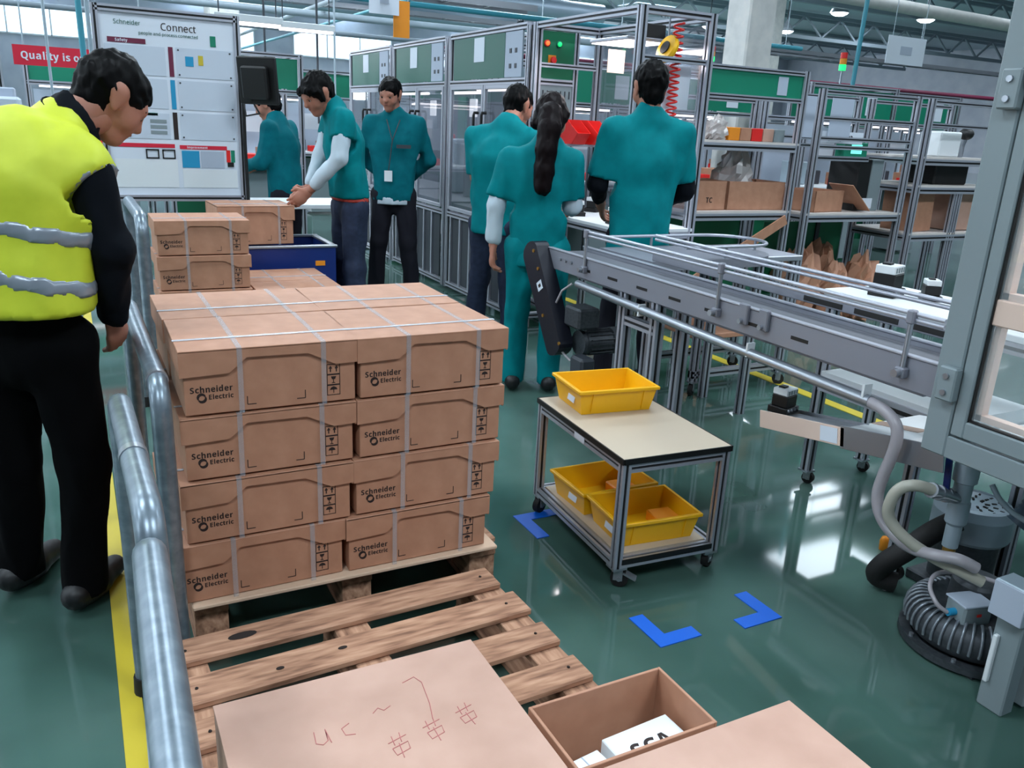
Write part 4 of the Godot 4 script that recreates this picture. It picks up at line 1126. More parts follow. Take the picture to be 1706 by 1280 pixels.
# ---------- open workstation the three workers face ----------
func workstation() -> void:
	var t := thing("assembly_workstation", "open aluminium assembly workstation with task light and coiled red hose", "workstation", Vector3(2.81, 0, -4.0))
	var W := 0.52
	var D := -1.2
	for x in [0.02, W - 0.02]:
		for z in [-0.02, D + 0.02]:
			put(G("alu").profile(Vector3(x, 0.0, z), Vector3(x, 2.06, z), 0.045, 0.045, Vector3.FORWARD), "post", t)
		put(G("alu").profile(Vector3(x, 2.04, D + 0.04), Vector3(x, 2.04, -0.04), 0.04, 0.04), "rail", t)
		put(G("alu").profile(Vector3(x, 0.82, D + 0.04), Vector3(x, 0.82, -0.04), 0.04, 0.04), "rail", t)
	for z in [-0.02, D + 0.02]:
		put(G("alu").profile(Vector3(0.04, 2.04, z), Vector3(W - 0.04, 2.04, z), 0.04, 0.04), "rail", t)
		put(G("alu").profile(Vector3(0.04, 1.80, z), Vector3(W - 0.04, 1.80, z), 0.03, 0.03), "rail", t)
		put(G("alu").profile(Vector3(0.04, 0.82, z), Vector3(W - 0.04, 0.82, z), 0.04, 0.04), "rail", t)
	put(G("white").box(Vector3(W * 0.5, 0.85, D * 0.5), Vector3(W, 0.02, -D), Basis.IDENTITY, 0.002), "table_top", t)
	put(G("alu").box(Vector3(W * 0.5, 1.30, D + 0.25), Vector3(W - 0.05, 0.015, 0.35)), "shelf", t)
	put(G("acrylic").box(Vector3(W - 0.02, 1.45, D * 0.5), Vector3(0.004, 1.1, -D - 0.1)), "side_screen", t)
	put(G("paper").box(Vector3(0.30, 1.66, -0.10), Vector3(0.30, 0.24, 0.004)), "work_instruction", t)
	put(G("paper").box(Vector3(0.42, 1.64, -0.3), Vector3(0.16, 0.30, 0.004)), "work_instruction", t)
	put(G("tape_clear").box(Vector3(0.16, 1.80, -0.45), Vector3(0.12, 0.13, 0.004)), "work_instruction", t)
	# task light
	var lm := Node3D.new()
	lm.name = "task_light"
	t.add_child(lm)
	put(G("alu").box(Vector3(0.22, 1.915, -0.42), Vector3(0.30, 0.02, 0.4), Basis.IDENTITY, 0.004), "housing", lm)
	put(G("tube_white").box(Vector3(0.22, 1.902, -0.42), Vector3(0.28, 0.006, 0.38)), "diffuser", lm)
	put(G("black").box(Vector3(0.29, 1.965, -0.3), Vector3(0.14, 0.08, 0.1), Basis.IDENTITY, 0.005), "ballast", lm)
	area(Vector3(2.81 + 0.22, 1.895, -4.42), Vector2(0.27, 0.37), 0.5, Color(1, 0.97, 0.98), lm)
	# coiled hose and reel
	var cu := []
	for k in 121:
		var a := TAU * k / 8.0
		cu.append(Vector3(0.30 + 0.028 * cos(a), 2.0 - 0.52 * k / 120.0, -0.055 + 0.028 * sin(a)))
	put(G("red").tube(cu, 0.006, 6), "coiled_hose", t)
	put(G("yellow_bin").lathe([Vector2(0.02, -0.016), Vector2(0.075, -0.016), Vector2(0.08, 0.0), Vector2(0.075, 0.016), Vector2(0.02, 0.016)], Vector3(0.26, 1.86, -0.09), Basis(Vector3.BACK, PI / 2 - 0.4), 24), "tool_balancer", t)
	put(G("black").lathe([Vector2(0.0, -0.024), Vector2(0.036, -0.024), Vector2(0.036, 0.024), Vector2(0.0, 0.024)], Vector3(0.26, 1.86, -0.09), Basis(Vector3.BACK, PI / 2 - 0.4), 18), "balancer_hub", t)
	put(G("steel").cyl(Vector3(0.26, 1.93, -0.09), Vector3(0.26, 2.03, -0.09), 0.005, 6), "hook", t)
	# red picking bins on the shelf
	for k in 2:
		var p := Vector3(2.81 + 0.10 + k * 0.15, 1.3085, -5.0 + 0.14)
		var b := thing("picking_bin", ["red open fronted picking bin, left of the pair on the workstation shelf", "red open fronted picking bin, right of the pair on the workstation shelf"][k], "bin", p, 0.25, "red picking bins")
		var po := PackedVector2Array([Vector2(-0.12, 0.0), Vector2(0.10, 0.0), Vector2(0.15, 0.07), Vector2(0.05, 0.15), Vector2(-0.12, 0.15)])
		for s in [-0.06, 0.056]:
			put(G("red").prism(po, 0.004, Transform3D(Basis(Vector3.UP, -PI / 2), Vector3(s + 0.004, 0, 0))), "side_wall", b)
		put(G("red").box(Vector3(0, 0.003, -0.01), Vector3(0.116, 0.006, 0.22)), "bottom", b)
		put(G("red").box(Vector3(0, 0.075, -0.118), Vector3(0.116, 0.15, 0.004)), "back_wall", b)
		put(G("red").box(Vector3(0, 0.035, 0.126), Vector3(0.116, 0.085, 0.004), Basis(Vector3.RIGHT, 0.62)), "front_lip", b)
	for k in 4:
		contactor(["dark part at the left end of the workbench", "dark part second on the workbench", "dark part third on the workbench", "dark part at the right end of the workbench"][k], Vector3(2.92 + (k % 2) * 0.26, 0.8605, -4.25 - k * 0.22), k * 0.7, 1.1)

# ---------- racks behind the conveyor ----------
func rack(called: String, label: String, at: Vector3, w: float, d: float, h: float, shelves: Array, rails: Array) -> Node3D:
	var t := thing(called, label, "rack", at)
	for x in [0.02, w - 0.02]:
		for z in [-0.02, -d + 0.02]:
			put(G("alu").profile(Vector3(x, 0, z), Vector3(x, h, z), 0.045, 0.045, Vector3.FORWARD), "post", t)
	for y in shelves:
		put(G("pale_board").box(Vector3(w * 0.5, y - 0.0075, -d * 0.5), Vector3(w - 0.02, 0.015, d)), "shelf_board", t)
		for z in [-0.02, -d + 0.02]:
			put(G("alu").profile(Vector3(0.04, y - 0.04, z), Vector3(w - 0.04, y - 0.04, z), 0.045, 0.05), "rail", t)
		for x in [0.02, w - 0.02]:
			put(G("alu").profile(Vector3(x, y - 0.04, -d + 0.04), Vector3(x, y - 0.04, -0.04), 0.04, 0.045), "rail", t)
	for y in rails:
		for z in [-0.02, -d + 0.02]:
			put(G("alu").profile(Vector3(0.04, y, z), Vector3(w - 0.04, y, z), 0.03, 0.03), "rail", t)
	return t

func parts_carton(label: String, at: Vector3, s: Vector3, turn := 0.0, print_word := "") -> void:
	var t := thing("parts_carton", label, "carton", at, turn, "open cartons on the racks")
	var k := 0.006
	put(G("kraft").box(Vector3(0, k * 0.5, 0), Vector3(s.x, k, s.z)), "bottom", t)
	for e in [-1.0, 1.0]:
		put(G("kraft").box(Vector3(e * (s.x - k) * 0.5, s.y * 0.5, 0), Vector3(k, s.y, s.z)), "side_wall", t)
		put(G("kraft").box(Vector3(0, s.y * 0.5, e * (s.z - k) * 0.5), Vector3(s.x, s.y, k)), "end_wall", t)
	if print_word != "":
		text(print_word, 0.05, "ink", t, Vector3(0.0, s.y * 0.35, s.z * 0.5 + 0.001), Basis.IDENTITY, "printed_lettering", true)

func blob(called: String, label: String, cat: String, at: Vector3, s: Vector3, m: String, sd: int, amp := 0.25) -> void:
	# crumpled bag or wrapping
	var no := FastNoiseLite.new()
	no.seed = sd
	no.frequency = 1.6
	var g := G(m)
	var P := func(th: float, ph: float) -> Vector3:
		var d := Vector3(sin(th) * cos(ph), cos(th), sin(th) * sin(ph))
		var q := d * (1.0 + amp * no.get_noise_3d(d.x * 2, d.y * 2, d.z * 2) * 2.0)
		q.y = maxf(q.y, -0.75)
		return (q + Vector3(0, 0.75, 0)) * s * 0.57
	for a in 12:
		for b in 18:
			var p0: Vector3 = P.call(PI * a / 12, TAU * b / 18)
			var p1: Vector3 = P.call(PI * a / 12, TAU * (b + 1) / 18)
			var p2: Vector3 = P.call(PI * (a + 1) / 12, TAU * (b + 1) / 18)
			var p3: Vector3 = P.call(PI * (a + 1) / 12, TAU * b / 18)
			var c := Vector3(0, s.y * 0.4, 0)
			for tr in [[p0, p1, p2], [p0, p2, p3]]:
				var nn: Vector3 = (tr[1] - tr[0]).cross(tr[2] - tr[0])
				if nn.length() < 1e-9:
					continue
				nn = nn.normalized()
				if nn.dot(tr[0] - c) < 0:
					nn = -nn
				g.tri(tr[0], tr[1], tr[2], nn, nn, nn)
	tag(put(g, called, null, at), label, cat)

func racks() -> void:
	var r1 := rack("flow_rack", "aluminium flow rack with green header behind the conveyor, right of the workers", Vector3(3.72, 0, -4.55), 0.95, 0.5, 1.86, [0.90, 1.375], [1.84, 1.66])
	put(G("green_panel").box(Vector3(0.475, 1.75, -0.02), Vector3(0.87, 0.15, 0.008)), "header_panel", r1)
	put(G("paper_grey").box(Vector3(0.72, 1.75, -0.013), Vector3(0.09, 0.12, 0.003)), "label_card", r1)
	put(G("green_cover").box(Vector3(0.475, 0.45, -0.47), Vector3(0.87, 0.7, 0.01)), "back_panel", r1)
	parts_carton("open carton with printed letters on the flow rack's lower shelf, left one", Vector3(3.94, 0.90, -4.76), Vector3(0.30, 0.2, 0.30), 0.02, "TC")
	parts_carton("open carton with crumpled foil above it on the flow rack's lower shelf", Vector3(4.38, 0.90, -4.77), Vector3(0.52, 0.2, 0.32), -0.02)
	blob("foil_bag", "crumpled silvery foil bag sticking out of an open carton", "bag", Vector3(4.28, 0.95, -4.77), Vector3(0.24, 0.34, 0.2), "foil", 5, 0.4)
	blob("foil_bag", "small crumpled foil bag on the flow rack's upper shelf", "bag", Vector3(4.05, 1.375, -4.76), Vector3(0.14, 0.15, 0.14), "foil", 8, 0.4)
	for k in 5:
		var c: String = ["orange", "kraft", "red", "kraft_pale", "machine_grey"][k]
		tag(put(G(c).box(Vector3(0, 0.045, 0), Vector3(0.1, 0.09, 0.16), Basis.IDENTITY, 0.004), "small_box", null, Vector3(4.2 + k * 0.107, 1.3752, -4.8)), ["small orange box on the flow rack's upper shelf", "small brown box beside the orange one on the flow rack's upper shelf", "small red box in the middle of the flow rack's upper shelf", "small tan box on the flow rack's upper shelf", "small grey box at the right of the flow rack's upper shelf"][k], "box", "small boxes on the flow rack")
	put(G("kraft").beam(Vector3(0.02, 0.38, 0.015), Vector3(0.90, 0.84, 0.015), 0.012, 0.07), "leaning_lath", r1).set_meta("label", "tan wooden lath leaning across the rack front")  # leaning lath, grouped with the rack; its lower end rests on nothing
	# second rack with paper sheets and a bench
	var r2 := rack("test_bench", "aluminium test bench with hanging paper sheets beside the flow rack", Vector3(4.82, 0, -4.55), 1.06, 0.6, 1.76, [0.88], [1.74, 1.56, 1.42, 1.36])
	for q in [[0.25, 1.60, 0.24], [0.55, 1.60, 0.24]]:
		put(G("paper_grey").box(Vector3(q[0], q[1] - 0.03, -0.3), Vector3(q[2], 0.3, 0.003)), "hanging_sheet", r2)
	put(G("paper").box(Vector3(0.6, 1.43, -0.32), Vector3(0.5, 0.09, 0.004)), "label_strip", r2)
	text("JSSY  JC883", 0.05, "ink", r2, Vector3(0.6, 1.43, -0.316), Basis.IDENTITY, "printed_lettering", true)
	put(G("alu").profile(Vector3(0.06, 0.88, -0.05), Vector3(0.06, 1.28, -0.05), 0.035, 0.035, Vector3.FORWARD), "upright", r2)
	put(G("alu").profile(Vector3(0.06, 1.28, -0.05), Vector3(0.62, 1.28, -0.05), 0.035, 0.035), "upright", r2)
	put(G("green_cover").box(Vector3(0.6, 0.45, -0.56), Vector3(0.9, 0.6, 0.01)), "back_panel", r2)
	for k in 2:
		put(G("machine_dark").box(Vector3(0.55 + k * 0.2, 0.45, -0.55), Vector3(0.04, 0.62, 0.02)), "strut", r2)
	parts_carton("open carton with a raised flap on the test bench", Vector3(5.12, 0.88, -4.78), Vector3(0.36, 0.16, 0.3), 0.15)
	tag(put(G("kraft").box(Vector3(0, 0.11, 0), Vector3(0.3, 0.006, 0.24), Basis(Vector3.BACK, -0.7)), "carton_flap", null, Vector3(5.43, 0.88, -4.70)), "loose cardboard flap leaning beside the open carton on the test bench", "cardboard")
	var ct := thing("control_cabinet", "tall black and grey control unit standing on the test bench", "cabinet", Vector3(5.62, 0.88, -4.85))
	put(G("black").box(Vector3(-0.06, 0.2, 0), Vector3(0.14, 0.40, 0.3), Basis.IDENTITY, 0.006), "cabinet_body", ct)
	put(G("machine_grey").box(Vector3(0.08, 0.2, 0), Vector3(0.13, 0.40, 0.3), Basis.IDENTITY, 0.006), "side_unit", ct)
	put(G("paper").box(Vector3(0.0, 0.06, 0.152), Vector3(0.14, 0.08, 0.003)), "label_card", ct)
	var sc := thing("test_display", "small glowing teal display in green housing above the black control unit", "display", Vector3(5.62, 1.2802, -4.92))
	put(G("green_panel").box(Vector3(0, 0.06, 0), Vector3(0.26, 0.12, 0.1), Basis.IDENTITY, 0.006), "housing", sc)
	put(G("screen_teal").box(Vector3(0.0, 0.068, 0.051), Vector3(0.12, 0.07, 0.002)), "screen", sc)
	for k in 5:
		blob("paper_bundle", ["crumpled brown paper bundle under the test bench, leftmost", "brown paper bundle second from the left under the test bench", "brown paper bundle in the middle under the test bench", "brown paper bundle second from the right under the test bench", "crumpled brown paper bundle under the test bench, rightmost"][k], "paper", Vector3(5.02 + k * 0.165, 0.0, -4.68 - (k % 2) * 0.27), Vector3(0.24, 0.58 - (k % 3) * 0.06, 0.26), "kraft", 20 + k, 0.3)
	# third rack, partly behind the enclosure
	var r3 := rack("shelf_rack", "aluminium shelf rack with black cases, partly behind the enclosure", Vector3(5.94, 0, -4.5), 1.05, 0.6, 1.75, [0.72, 1.10, 1.32], [1.56, 1.73])
	for x in [0.5, 0.56]:
		put(G("alu").profile(Vector3(x, 0, -0.02), Vector3(x, 1.05, -0.02), 0.04, 0.04, Vector3.FORWARD), "divider", r3)
	tag(put(G("kraft").box(Vector3(0, 0.17, 0), Vector3(0.25, 0.34, 0.3), Basis(Vector3.BACK, 0.06), 0.004), "carton_stack", null, Vector3(6.2, 0.7202, -4.75)), "brown carton leaning on the shelf rack's lower shelf, left one", "carton")
	tag(put(G("kraft_pale").box(Vector3(0, 0.17, 0), Vector3(0.3, 0.33, 0.3), Basis.IDENTITY, 0.004), "carton_stack", null, Vector3(6.72, 0.7202, -4.75)), "tall tan carton on the shelf rack's lower shelf, right one", "carton")
	var cs := thing("tool_case", "black tool case on the middle shelf of the shelf rack", "case", Vector3(6.5, 1.1002, -4.75))
	put(G("black").box(Vector3(0, 0.08, 0), Vector3(0.42, 0.16, 0.26), Basis.IDENTITY, 0.012), "case_body", cs)
	put(G("black").tube([Vector3(-0.07, 0.158, 0.1), Vector3(-0.06, 0.18, 0.1), Vector3(0.06, 0.18, 0.1), Vector3(0.07, 0.158, 0.1)], 0.01, 8), "handle", cs)
	tag(put(G("white").box(Vector3(0, 0.1, 0), Vector3(0.26, 0.2, 0.2), Basis.IDENTITY, 0.01), "white_carton", null, Vector3(6.45, 1.3202, -4.75)), "white box on the top shelf of the shelf rack", "box")
	var hd := thing("hand_lamp", "black headed gooseneck lamp on the shelf rack's top shelf", "lamp", Vector3(6.7, 1.3202, -4.72))
	put(G("steel").tube([Vector3(0, 0, 0), Vector3(0, 0.1, 0), Vector3(0.01, 0.16, 0.01)], 0.02, 10), "stem", hd)
	put(G("black").ball(Vector3(0.01, 0.19, 0.01), Vector3(0.06, 0.05, 0.06)), "head", hd)

# ---------- notice board, monitor, blue bin ----------
func notice_board() -> void:
	var t := thing("notice_board", "tall white notice board with printed sheets standing behind the man in the vest", "notice board", Vector3(0.64, 0, -6.1))
	var w := 0.84
	for s in [-1.0, 1.0]:
		put(G("alu").profile(Vector3(s * w * 0.5, 0.02, 0), Vector3(s * w * 0.5, 2.0, 0), 0.04, 0.04, Vector3.FORWARD), "post", t)
		put(G("alu").profile(Vector3(s * w * 0.5, 0.02, -0.25), Vector3(s * w * 0.5, 0.02, 0.25), 0.04, 0.04), "foot", t)
	for y in [0.83, 1.98]:
		put(G("alu").profile(Vector3(-w * 0.5, y, 0), Vector3(w * 0.5, y, 0), 0.04, 0.04), "rail", t)
	put(G("paper").box(Vector3(0, 1.405, 0.0), Vector3(w - 0.04, 1.11, 0.012)), "board_panel", t)
	var z := 0.008
	var sheet := func(x0: float, x1: float, y0: float, y1: float, m: String, called := "notice_sheet"):
		put(G(m).box(Vector3((x0 + x1) * 0.5, (y0 + y1) * 0.5, z + (0.0022 if called in ["small_note", "text_block"] else 0.0)), Vector3(x1 - x0, y1 - y0, 0.002)), called, t)
	text("Connect", 0.058, "ink", t, Vector3(0.06, 1.895, z), Basis.IDENTITY, "printed_lettering", false)
	text("Schneider", 0.035, "green_dull", t, Vector3(-0.24, 1.905, z), Basis.IDENTITY, "printed_lettering", false)
	text("people and process connected", 0.026, "green_dull", t, Vector3(0.0, 1.85, z), Basis.IDENTITY, "printed_lettering", false)
	sheet.call(0.25, 0.285, 1.80, 1.865, "green_panel")
	sheet.call(-0.36, -0.14, 1.785, 1.815, "maroon")
	text("Safety", 0.024, "paper", t, Vector3(-0.28, 1.80, z + 0.001), Basis.IDENTITY, "printed_lettering", true)
	for r in [[1.60, 1.78, "maroon"], [1.40, 1.58, "cyan"], [1.21, 1.38, "ink"]]:
		sheet.call(-0.01, 0.018, r[0], r[1], r[2], "colour_strip")
		sheet.call(0.035, 0.385, r[0], r[1], "paper_pale")
		for k in 4:
			put(G("machine_dark").cyl(Vector3(0.05 + 0.32 * (k % 2), r[0] + 0.015 + (r[1] - r[0] - 0.03) * (k / 2), z), Vector3(0.05 + 0.32 * (k % 2), r[0] + 0.015 + (r[1] - r[0] - 0.03) * (k / 2), z + 0.004), 0.006, 8), "pin", t)
	for q in [[0.09, 1.67, 0.05, "cyan"], [0.17, 1.68, 0.03, "tape_yellow"]]:
		sheet.call(q[0], q[0] + q[2], q[1], q[1] + 0.06, q[3], "small_note")
	sheet.call(-0.38, -0.03, 1.60, 1.775, "paper_pale")
	sheet.call(-0.38, -0.03, 1.40, 1.58, "paper_pale")
	sheet.call(-0.38, -0.03, 1.21, 1.37, "paper_pale")
	for k in 3:
		sheet.call(-0.15, -0.05, 1.24 + k * 0.035, 1.262 + k * 0.035, "machine_grey", "text_block")
	sheet.call(-0.17, -0.10, 1.355, 1.372, "green_panel", "colour_strip")
	sheet.call(-0.38, -0.01, 1.155, 1.18, "red_banner", "colour_strip")
	sheet.call(0.02, 0.32, 1.15, 1.175, "red_banner", "colour_strip")
	text("improvement", 0.02, "paper", t, Vector3(0.13, 1.162, z + 0.001), Basis.IDENTITY, "printed_lettering", true)
	for k in 2:
		var fx := -0.15 + k * 0.1
		var fr := G("black")
		for s in [-1.0, 1.0]:
			fr.box(Vector3(fx + s * 0.036, 1.115, z + 0.002), Vector3(0.008, 0.06, 0.004)).box(Vector3(fx, 1.115 + s * 0.026, z + 0.002), Vector3(0.08, 0.008, 0.004))
		put(fr, "card_frame", t)
	sheet.call(0.03, 0.14, 1.03, 1.14, "cyan", "colour_block")
	sheet.call(0.15, 0.30, 1.03, 1.14, "paper_grey", "colour_block")
	for q in [[0.315, "red"], [0.345, "green_panel"]]:
		sheet.call(q[0], q[0] + 0.025, 1.07, 1.15, q[1], "colour_block")
	put(G("black").box(Vector3(0.34, 1.055, z + 0.002), Vector3(0.04, 0.03, 0.006)), "magnet", t)
	sheet.call(-0.38, 0.0, 0.90, 1.08, "white")
	sheet.call(0.03, 0.38, 0.90, 1.02, "white")
	# cables down the right post
	put(G("black").tube([Vector3(0.435, 1.68, 0.03), Vector3(0.44, 1.5, 0.035), Vector3(0.437, 1.2, 0.03), Vector3(0.442, 0.9, 0.03), Vector3(0.438, 0.3, 0.03)], 0.012, 8), "cable", t)
	# monitor on an arm, seen from behind
	var m := thing("monitor", "black monitor on a bracket right of the notice board, seen from behind", "monitor", Vector3(1.12, 1.60, -5.75))
	var mb := Basis(Vector3.UP, 2.42) * Basis(Vector3.RIGHT, -0.12)
	put(G("black").box(Vector3(0, 0, 0), Vector3(0.27, 0.29, 0.035), mb, 0.008), "screen_housing", m)
	put(G("black").box(mb * Vector3(0, -0.01, -0.035), Vector3(0.18, 0.2, 0.05), mb, 0.015), "rear_cover", m)
	put(G("black").tube([mb * Vector3(0, 0, -0.05), Vector3(-0.02, -0.02, -0.12), Vector3(-0.05, -0.05, -0.28)], 0.018, 10), "arm", m)
	put(G("black").tube([mb * Vector3(0.05, -0.08, -0.05), Vector3(0.02, -0.2, -0.1), Vector3(-0.04, -0.22, -0.24), Vector3(-0.05, -0.1, -0.29)], 0.006, 6), "cable", m)
	# blue steel bin with cartons on top
	var b := thing("steel_bin", "blue painted steel bin with a pale rim beside the stooping worker", "bin", Vector3(1.12, 0, -5.33))
	var bw := 0.60
	var bd := 0.5
	for s in [-1.0, 1.0]:
		put(G("blue_bin").box(Vector3(0, 0.34, s * (bd * 0.5 - 0.01)), Vector3(bw, 0.58, 0.02), Basis.IDENTITY, 0.003), "side_panel", b)
		put(G("blue_bin").box(Vector3(s * (bw * 0.5 - 0.01), 0.34, 0), Vector3(0.02, 0.58, bd - 0.04), Basis.IDENTITY, 0.003), "end_panel", b)
		put(G("steel").box(Vector3(0, 0.638, s * (bd * 0.5 - 0.012)), Vector3(bw + 0.02, 0.016, 0.035), Basis.IDENTITY, 0.003), "rim", b)
		put(G("steel").box(Vector3(s * (bw * 0.5 - 0.012), 0.638, 0), Vector3(0.035, 0.016, bd - 0.05), Basis.IDENTITY, 0.003), "rim", b)
		for q in [-1.0, 1.0]:
			put(G("blue_bin").box(Vector3(s * (bw * 0.5 - 0.05), 0.025, q * (bd * 0.5 - 0.05)), Vector3(0.06, 0.05, 0.06)), "foot", b)
	put(G("blue_bin").box(Vector3(0, 0.06, 0), Vector3(bw - 0.04, 0.02, bd - 0.04)), "bottom", b)
	put(G("orange").box(Vector3(0.2, 0.535, bd * 0.5 + 0.001), Vector3(0.06, 0.03, 0.003)), "label_card", b)
	var bench := thing("packing_bench", "pale bench with folded carton board behind the stooping worker's hands", "bench", Vector3(1.45, 0, -6.05))
	put(G("white").box(Vector3(0, 0.80, 0), Vector3(0.7, 0.03, 0.5), Basis.IDENTITY, 0.003), "table_top", bench)
	for q in [Vector3(-0.32, 0, -0.22), Vector3(0.32, 0, -0.22), Vector3(-0.32, 0, 0.22), Vector3(0.32, 0, 0.22)]:
		put(G("alu").profile(q, q + Vector3.UP * 0.785, 0.04, 0.04, Vector3.FORWARD), "leg", bench)
	put(G("kraft").box(Vector3(0.05, 0.35, 0), Vector3(0.55, 0.03, 0.4)), "lower_shelf", bench)

# ---------- the seven workers ----------
func people() -> void:
	# standing pose built about the base, arms given per person
	var legs := func(px: float, py: float, spread: float, face: Vector3) -> Dictionary:
		var r := face.cross(Vector3.UP).normalized()
		var c := Vector3(px, 0, 0)
		return {"pelvis": c + Vector3(0, py, 0), "hipR": c + r * 0.085 + Vector3(0, py - 0.04, 0), "hipL": c - r * 0.085 + Vector3(0, py - 0.04, 0),
			"knR": r * (0.09 + spread * 0.5) + face * 0.015 + Vector3(0, py * 0.54, 0), "knL": -r * (0.09 + spread * 0.5) + face * 0.015 + Vector3(0, py * 0.54, 0),
			"anR": r * (0.10 + spread) + Vector3(0, 0.085, 0), "anL": -r * (0.10 + spread) + Vector3(0, 0.085, 0)}
	# man in the high visibility vest
	var jv := {"pelvis": Vector3(-0.055, 0.85, 0.0), "chest": Vector3(-0.03, 1.19, -0.02), "neck": Vector3(0.10, 1.365, -0.09), "head": Vector3(0.215, 1.432, -0.14), "shR": Vector3(0.14, 1.275, 0.08), "shL": Vector3(-0.15, 1.31, -0.20), "elR": Vector3(0.175, 1.06, 0.09), "wrR": Vector3(0.165, 0.86, 0.0), "elL": Vector3(-0.20, 1.08, -0.28), "wrL": Vector3(-0.12, 0.90, -0.38), "hipR": Vector3(0.035, 0.80, 0.03), "hipL": Vector3(-0.12, 0.80, -0.06), "knR": Vector3(0.045, 0.44, 0.0), "knL": Vector3(-0.12, 0.44, -0.09), "anR": Vector3(0.02, 0.085, 0.02), "anL": Vector3(-0.15, 0.085, -0.16)}
	person("man in a yellow high visibility vest stooping beside the tube barriers", Vector3(-0.10, 0, -2.48), jv, {"look": Vector3(0.74, -0.62, -0.26), "shirt": "vest", "bands": [[1.085, 1.135], [0.96, 1.008]], "shirt_name": "safety_vest", "sleeve": 0.0, "under": "navy_cloth", "under_from": 0.06, "under_to": 0.97, "collar": "navy_cloth", "trousers": "black_cloth", "wide": 0.205, "hem": -0.045, "jacket": "navy_cloth", "collar_size": 1.15, "folds": 0.010, "size": 0.95, "handR": Vector3(0.1, -0.8, -0.5)})
	# A: stooping to the carton, facing left
	var fa := Vector3(-1, 0, 0.1).normalized()
	var ja: Dictionary = legs.call(0.0, 0.90, 0.03, fa)
	ja.merge({"chest": Vector3(-0.035, 1.25, 0.0), "neck": Vector3(-0.10, 1.455, 0.02), "head": Vector3(-0.195, 1.53, 0.03), "shL": Vector3(-0.085, 1.40, 0.17), "shR": Vector3(-0.055, 1.41, -0.15), "elL": Vector3(-0.12, 1.17, 0.20), "wrL": Vector3(-0.28, 0.97, 0.10), "elR": Vector3(-0.15, 1.16, -0.13), "wrR": Vector3(-0.26, 0.97, -0.02)})
	person("worker in teal shirt with white sleeves bending to a carton, red belt", Vector3(1.56, 0, -5.24), ja, {"look": Vector3(-0.78, -0.45, 0.2), "shirt": "teal", "sleeve": 0.5, "under": "white_cloth", "under_from": 0.45, "under_to": 0.8, "trousers": "denim", "fringe": 0.02, "belt": "belt_red", "hem": -0.02, "handL": Vector3(-0.75, -0.6, -0.1), "handR": Vector3(-0.8, -0.55, 0.2)})
	# B: standing, facing the camera, hands behind his back
	var fb := Vector3(-0.42, 0, 0.9).normalized()
	var rb := fb.cross(Vector3.UP).normalized()
	var jb: Dictionary = legs.call(0.0, 0.88, 0.05, fb)
	jb.merge({"chest": Vector3(0, 1.24, 0), "neck": Vector3(0, 1.44, 0), "head": Vector3(-0.03, 1.575, 0) + fb * 0.03, "shR": rb * 0.185 + Vector3(0, 1.375, 0), "shL": -rb * 0.185 + Vector3(0, 1.375, 0), "elR": rb * 0.265 + Vector3(0, 1.11, 0) - fb * 0.08, "elL": -rb * 0.265 + Vector3(0, 1.11, 0) - fb * 0.08, "wrR": rb * 0.06 + Vector3(0, 0.95, 0) - fb * 0.17, "wrL": -rb * 0.06 + Vector3(0, 0.93, 0) - fb * 0.17})
	var pb := person("worker in teal jacket with lanyard badge standing with hands behind his back", Vector3(2.23, 0, -6.3), jb, {"look": Vector3(-0.62, -0.22, 0.72), "shirt": "teal_jacket", "sleeve": 1.0, "trousers": "grey_cloth", "hem": 0.08, "white_hem": true, "wide": 0.16})
	var lz := fb * 0.135
	put(G("machine_dark").tube([Vector3(0.0, 1.40, 0) + fb * 0.08 - rb * 0.05, Vector3(0, 1.25, 0) + fb * 0.145, Vector3(0, 1.02, 0) + fb * 0.14 + rb * 0.03], 0.004, 6).tube([Vector3(0.0, 1.40, 0) + fb * 0.08 + rb * 0.05, Vector3(0, 1.25, 0) + fb * 0.145, Vector3(0, 1.02, 0) + fb * 0.14 + rb * 0.03], 0.004, 6), "lanyard", pb)
	put(G("white").box(Vector3(0, 0.99, 0) + fb * 0.145 + rb * 0.03, Vector3(0.06, 0.08, 0.004), Geo.frame(fb)), "badge", pb)
	put(G("machine_dark").box(Vector3(0, 1.21, 0) + fb * 0.142 - rb * 0.085, Vector3(0.11, 0.025, 0.008), Geo.frame((fb - rb * 0.35).normalized())), "pocket_flap", pb)
	# C: behind the monitor, facing away to the left
	var fc := Vector3(-0.75, 0, -0.6).normalized()
	var rc := fc.cross(Vector3.UP).normalized()
	var jc: Dictionary = legs.call(0.0, 0.84, 0.02, fc)
	jc.merge({"chest": Vector3(0, 1.16, 0) + fc * 0.03, "neck": Vector3(0, 1.36, 0) + fc * 0.07, "head": Vector3(0, 1.47, 0) + fc * 0.13, "shR": rc * 0.17 + Vector3(0, 1.30, 0) + fc * 0.04, "shL": -rc * 0.17 + Vector3(0, 1.30, 0) + fc * 0.04, "elR": rc * 0.22 + Vector3(0, 1.06, 0) + fc * 0.08, "elL": -rc * 0.22 + Vector3(0, 1.06, 0) + fc * 0.08, "wrR": rc * 0.12 + Vector3(0, 1.0, 0) + fc * 0.30, "wrL": -rc * 0.12 + Vector3(0, 1.0, 0) + fc * 0.30})
	person("worker in teal jacket half hidden behind the black monitor", Vector3(1.47, 0, -6.62), jc, {"look": Vector3(-0.7, -0.45, -0.5), "shirt": "teal_jacket", "sleeve": 1.0, "trousers": "grey_cloth", "hem": 0.1})
	# D: man with his back half turned, beside the woman
	var fd := Vector3(0.72, 0, -0.62).normalized()
	var rd := fd.cross(Vector3.UP).normalized()
	var jd: Dictionary = legs.call(0.0, 0.84, 0.03, fd)
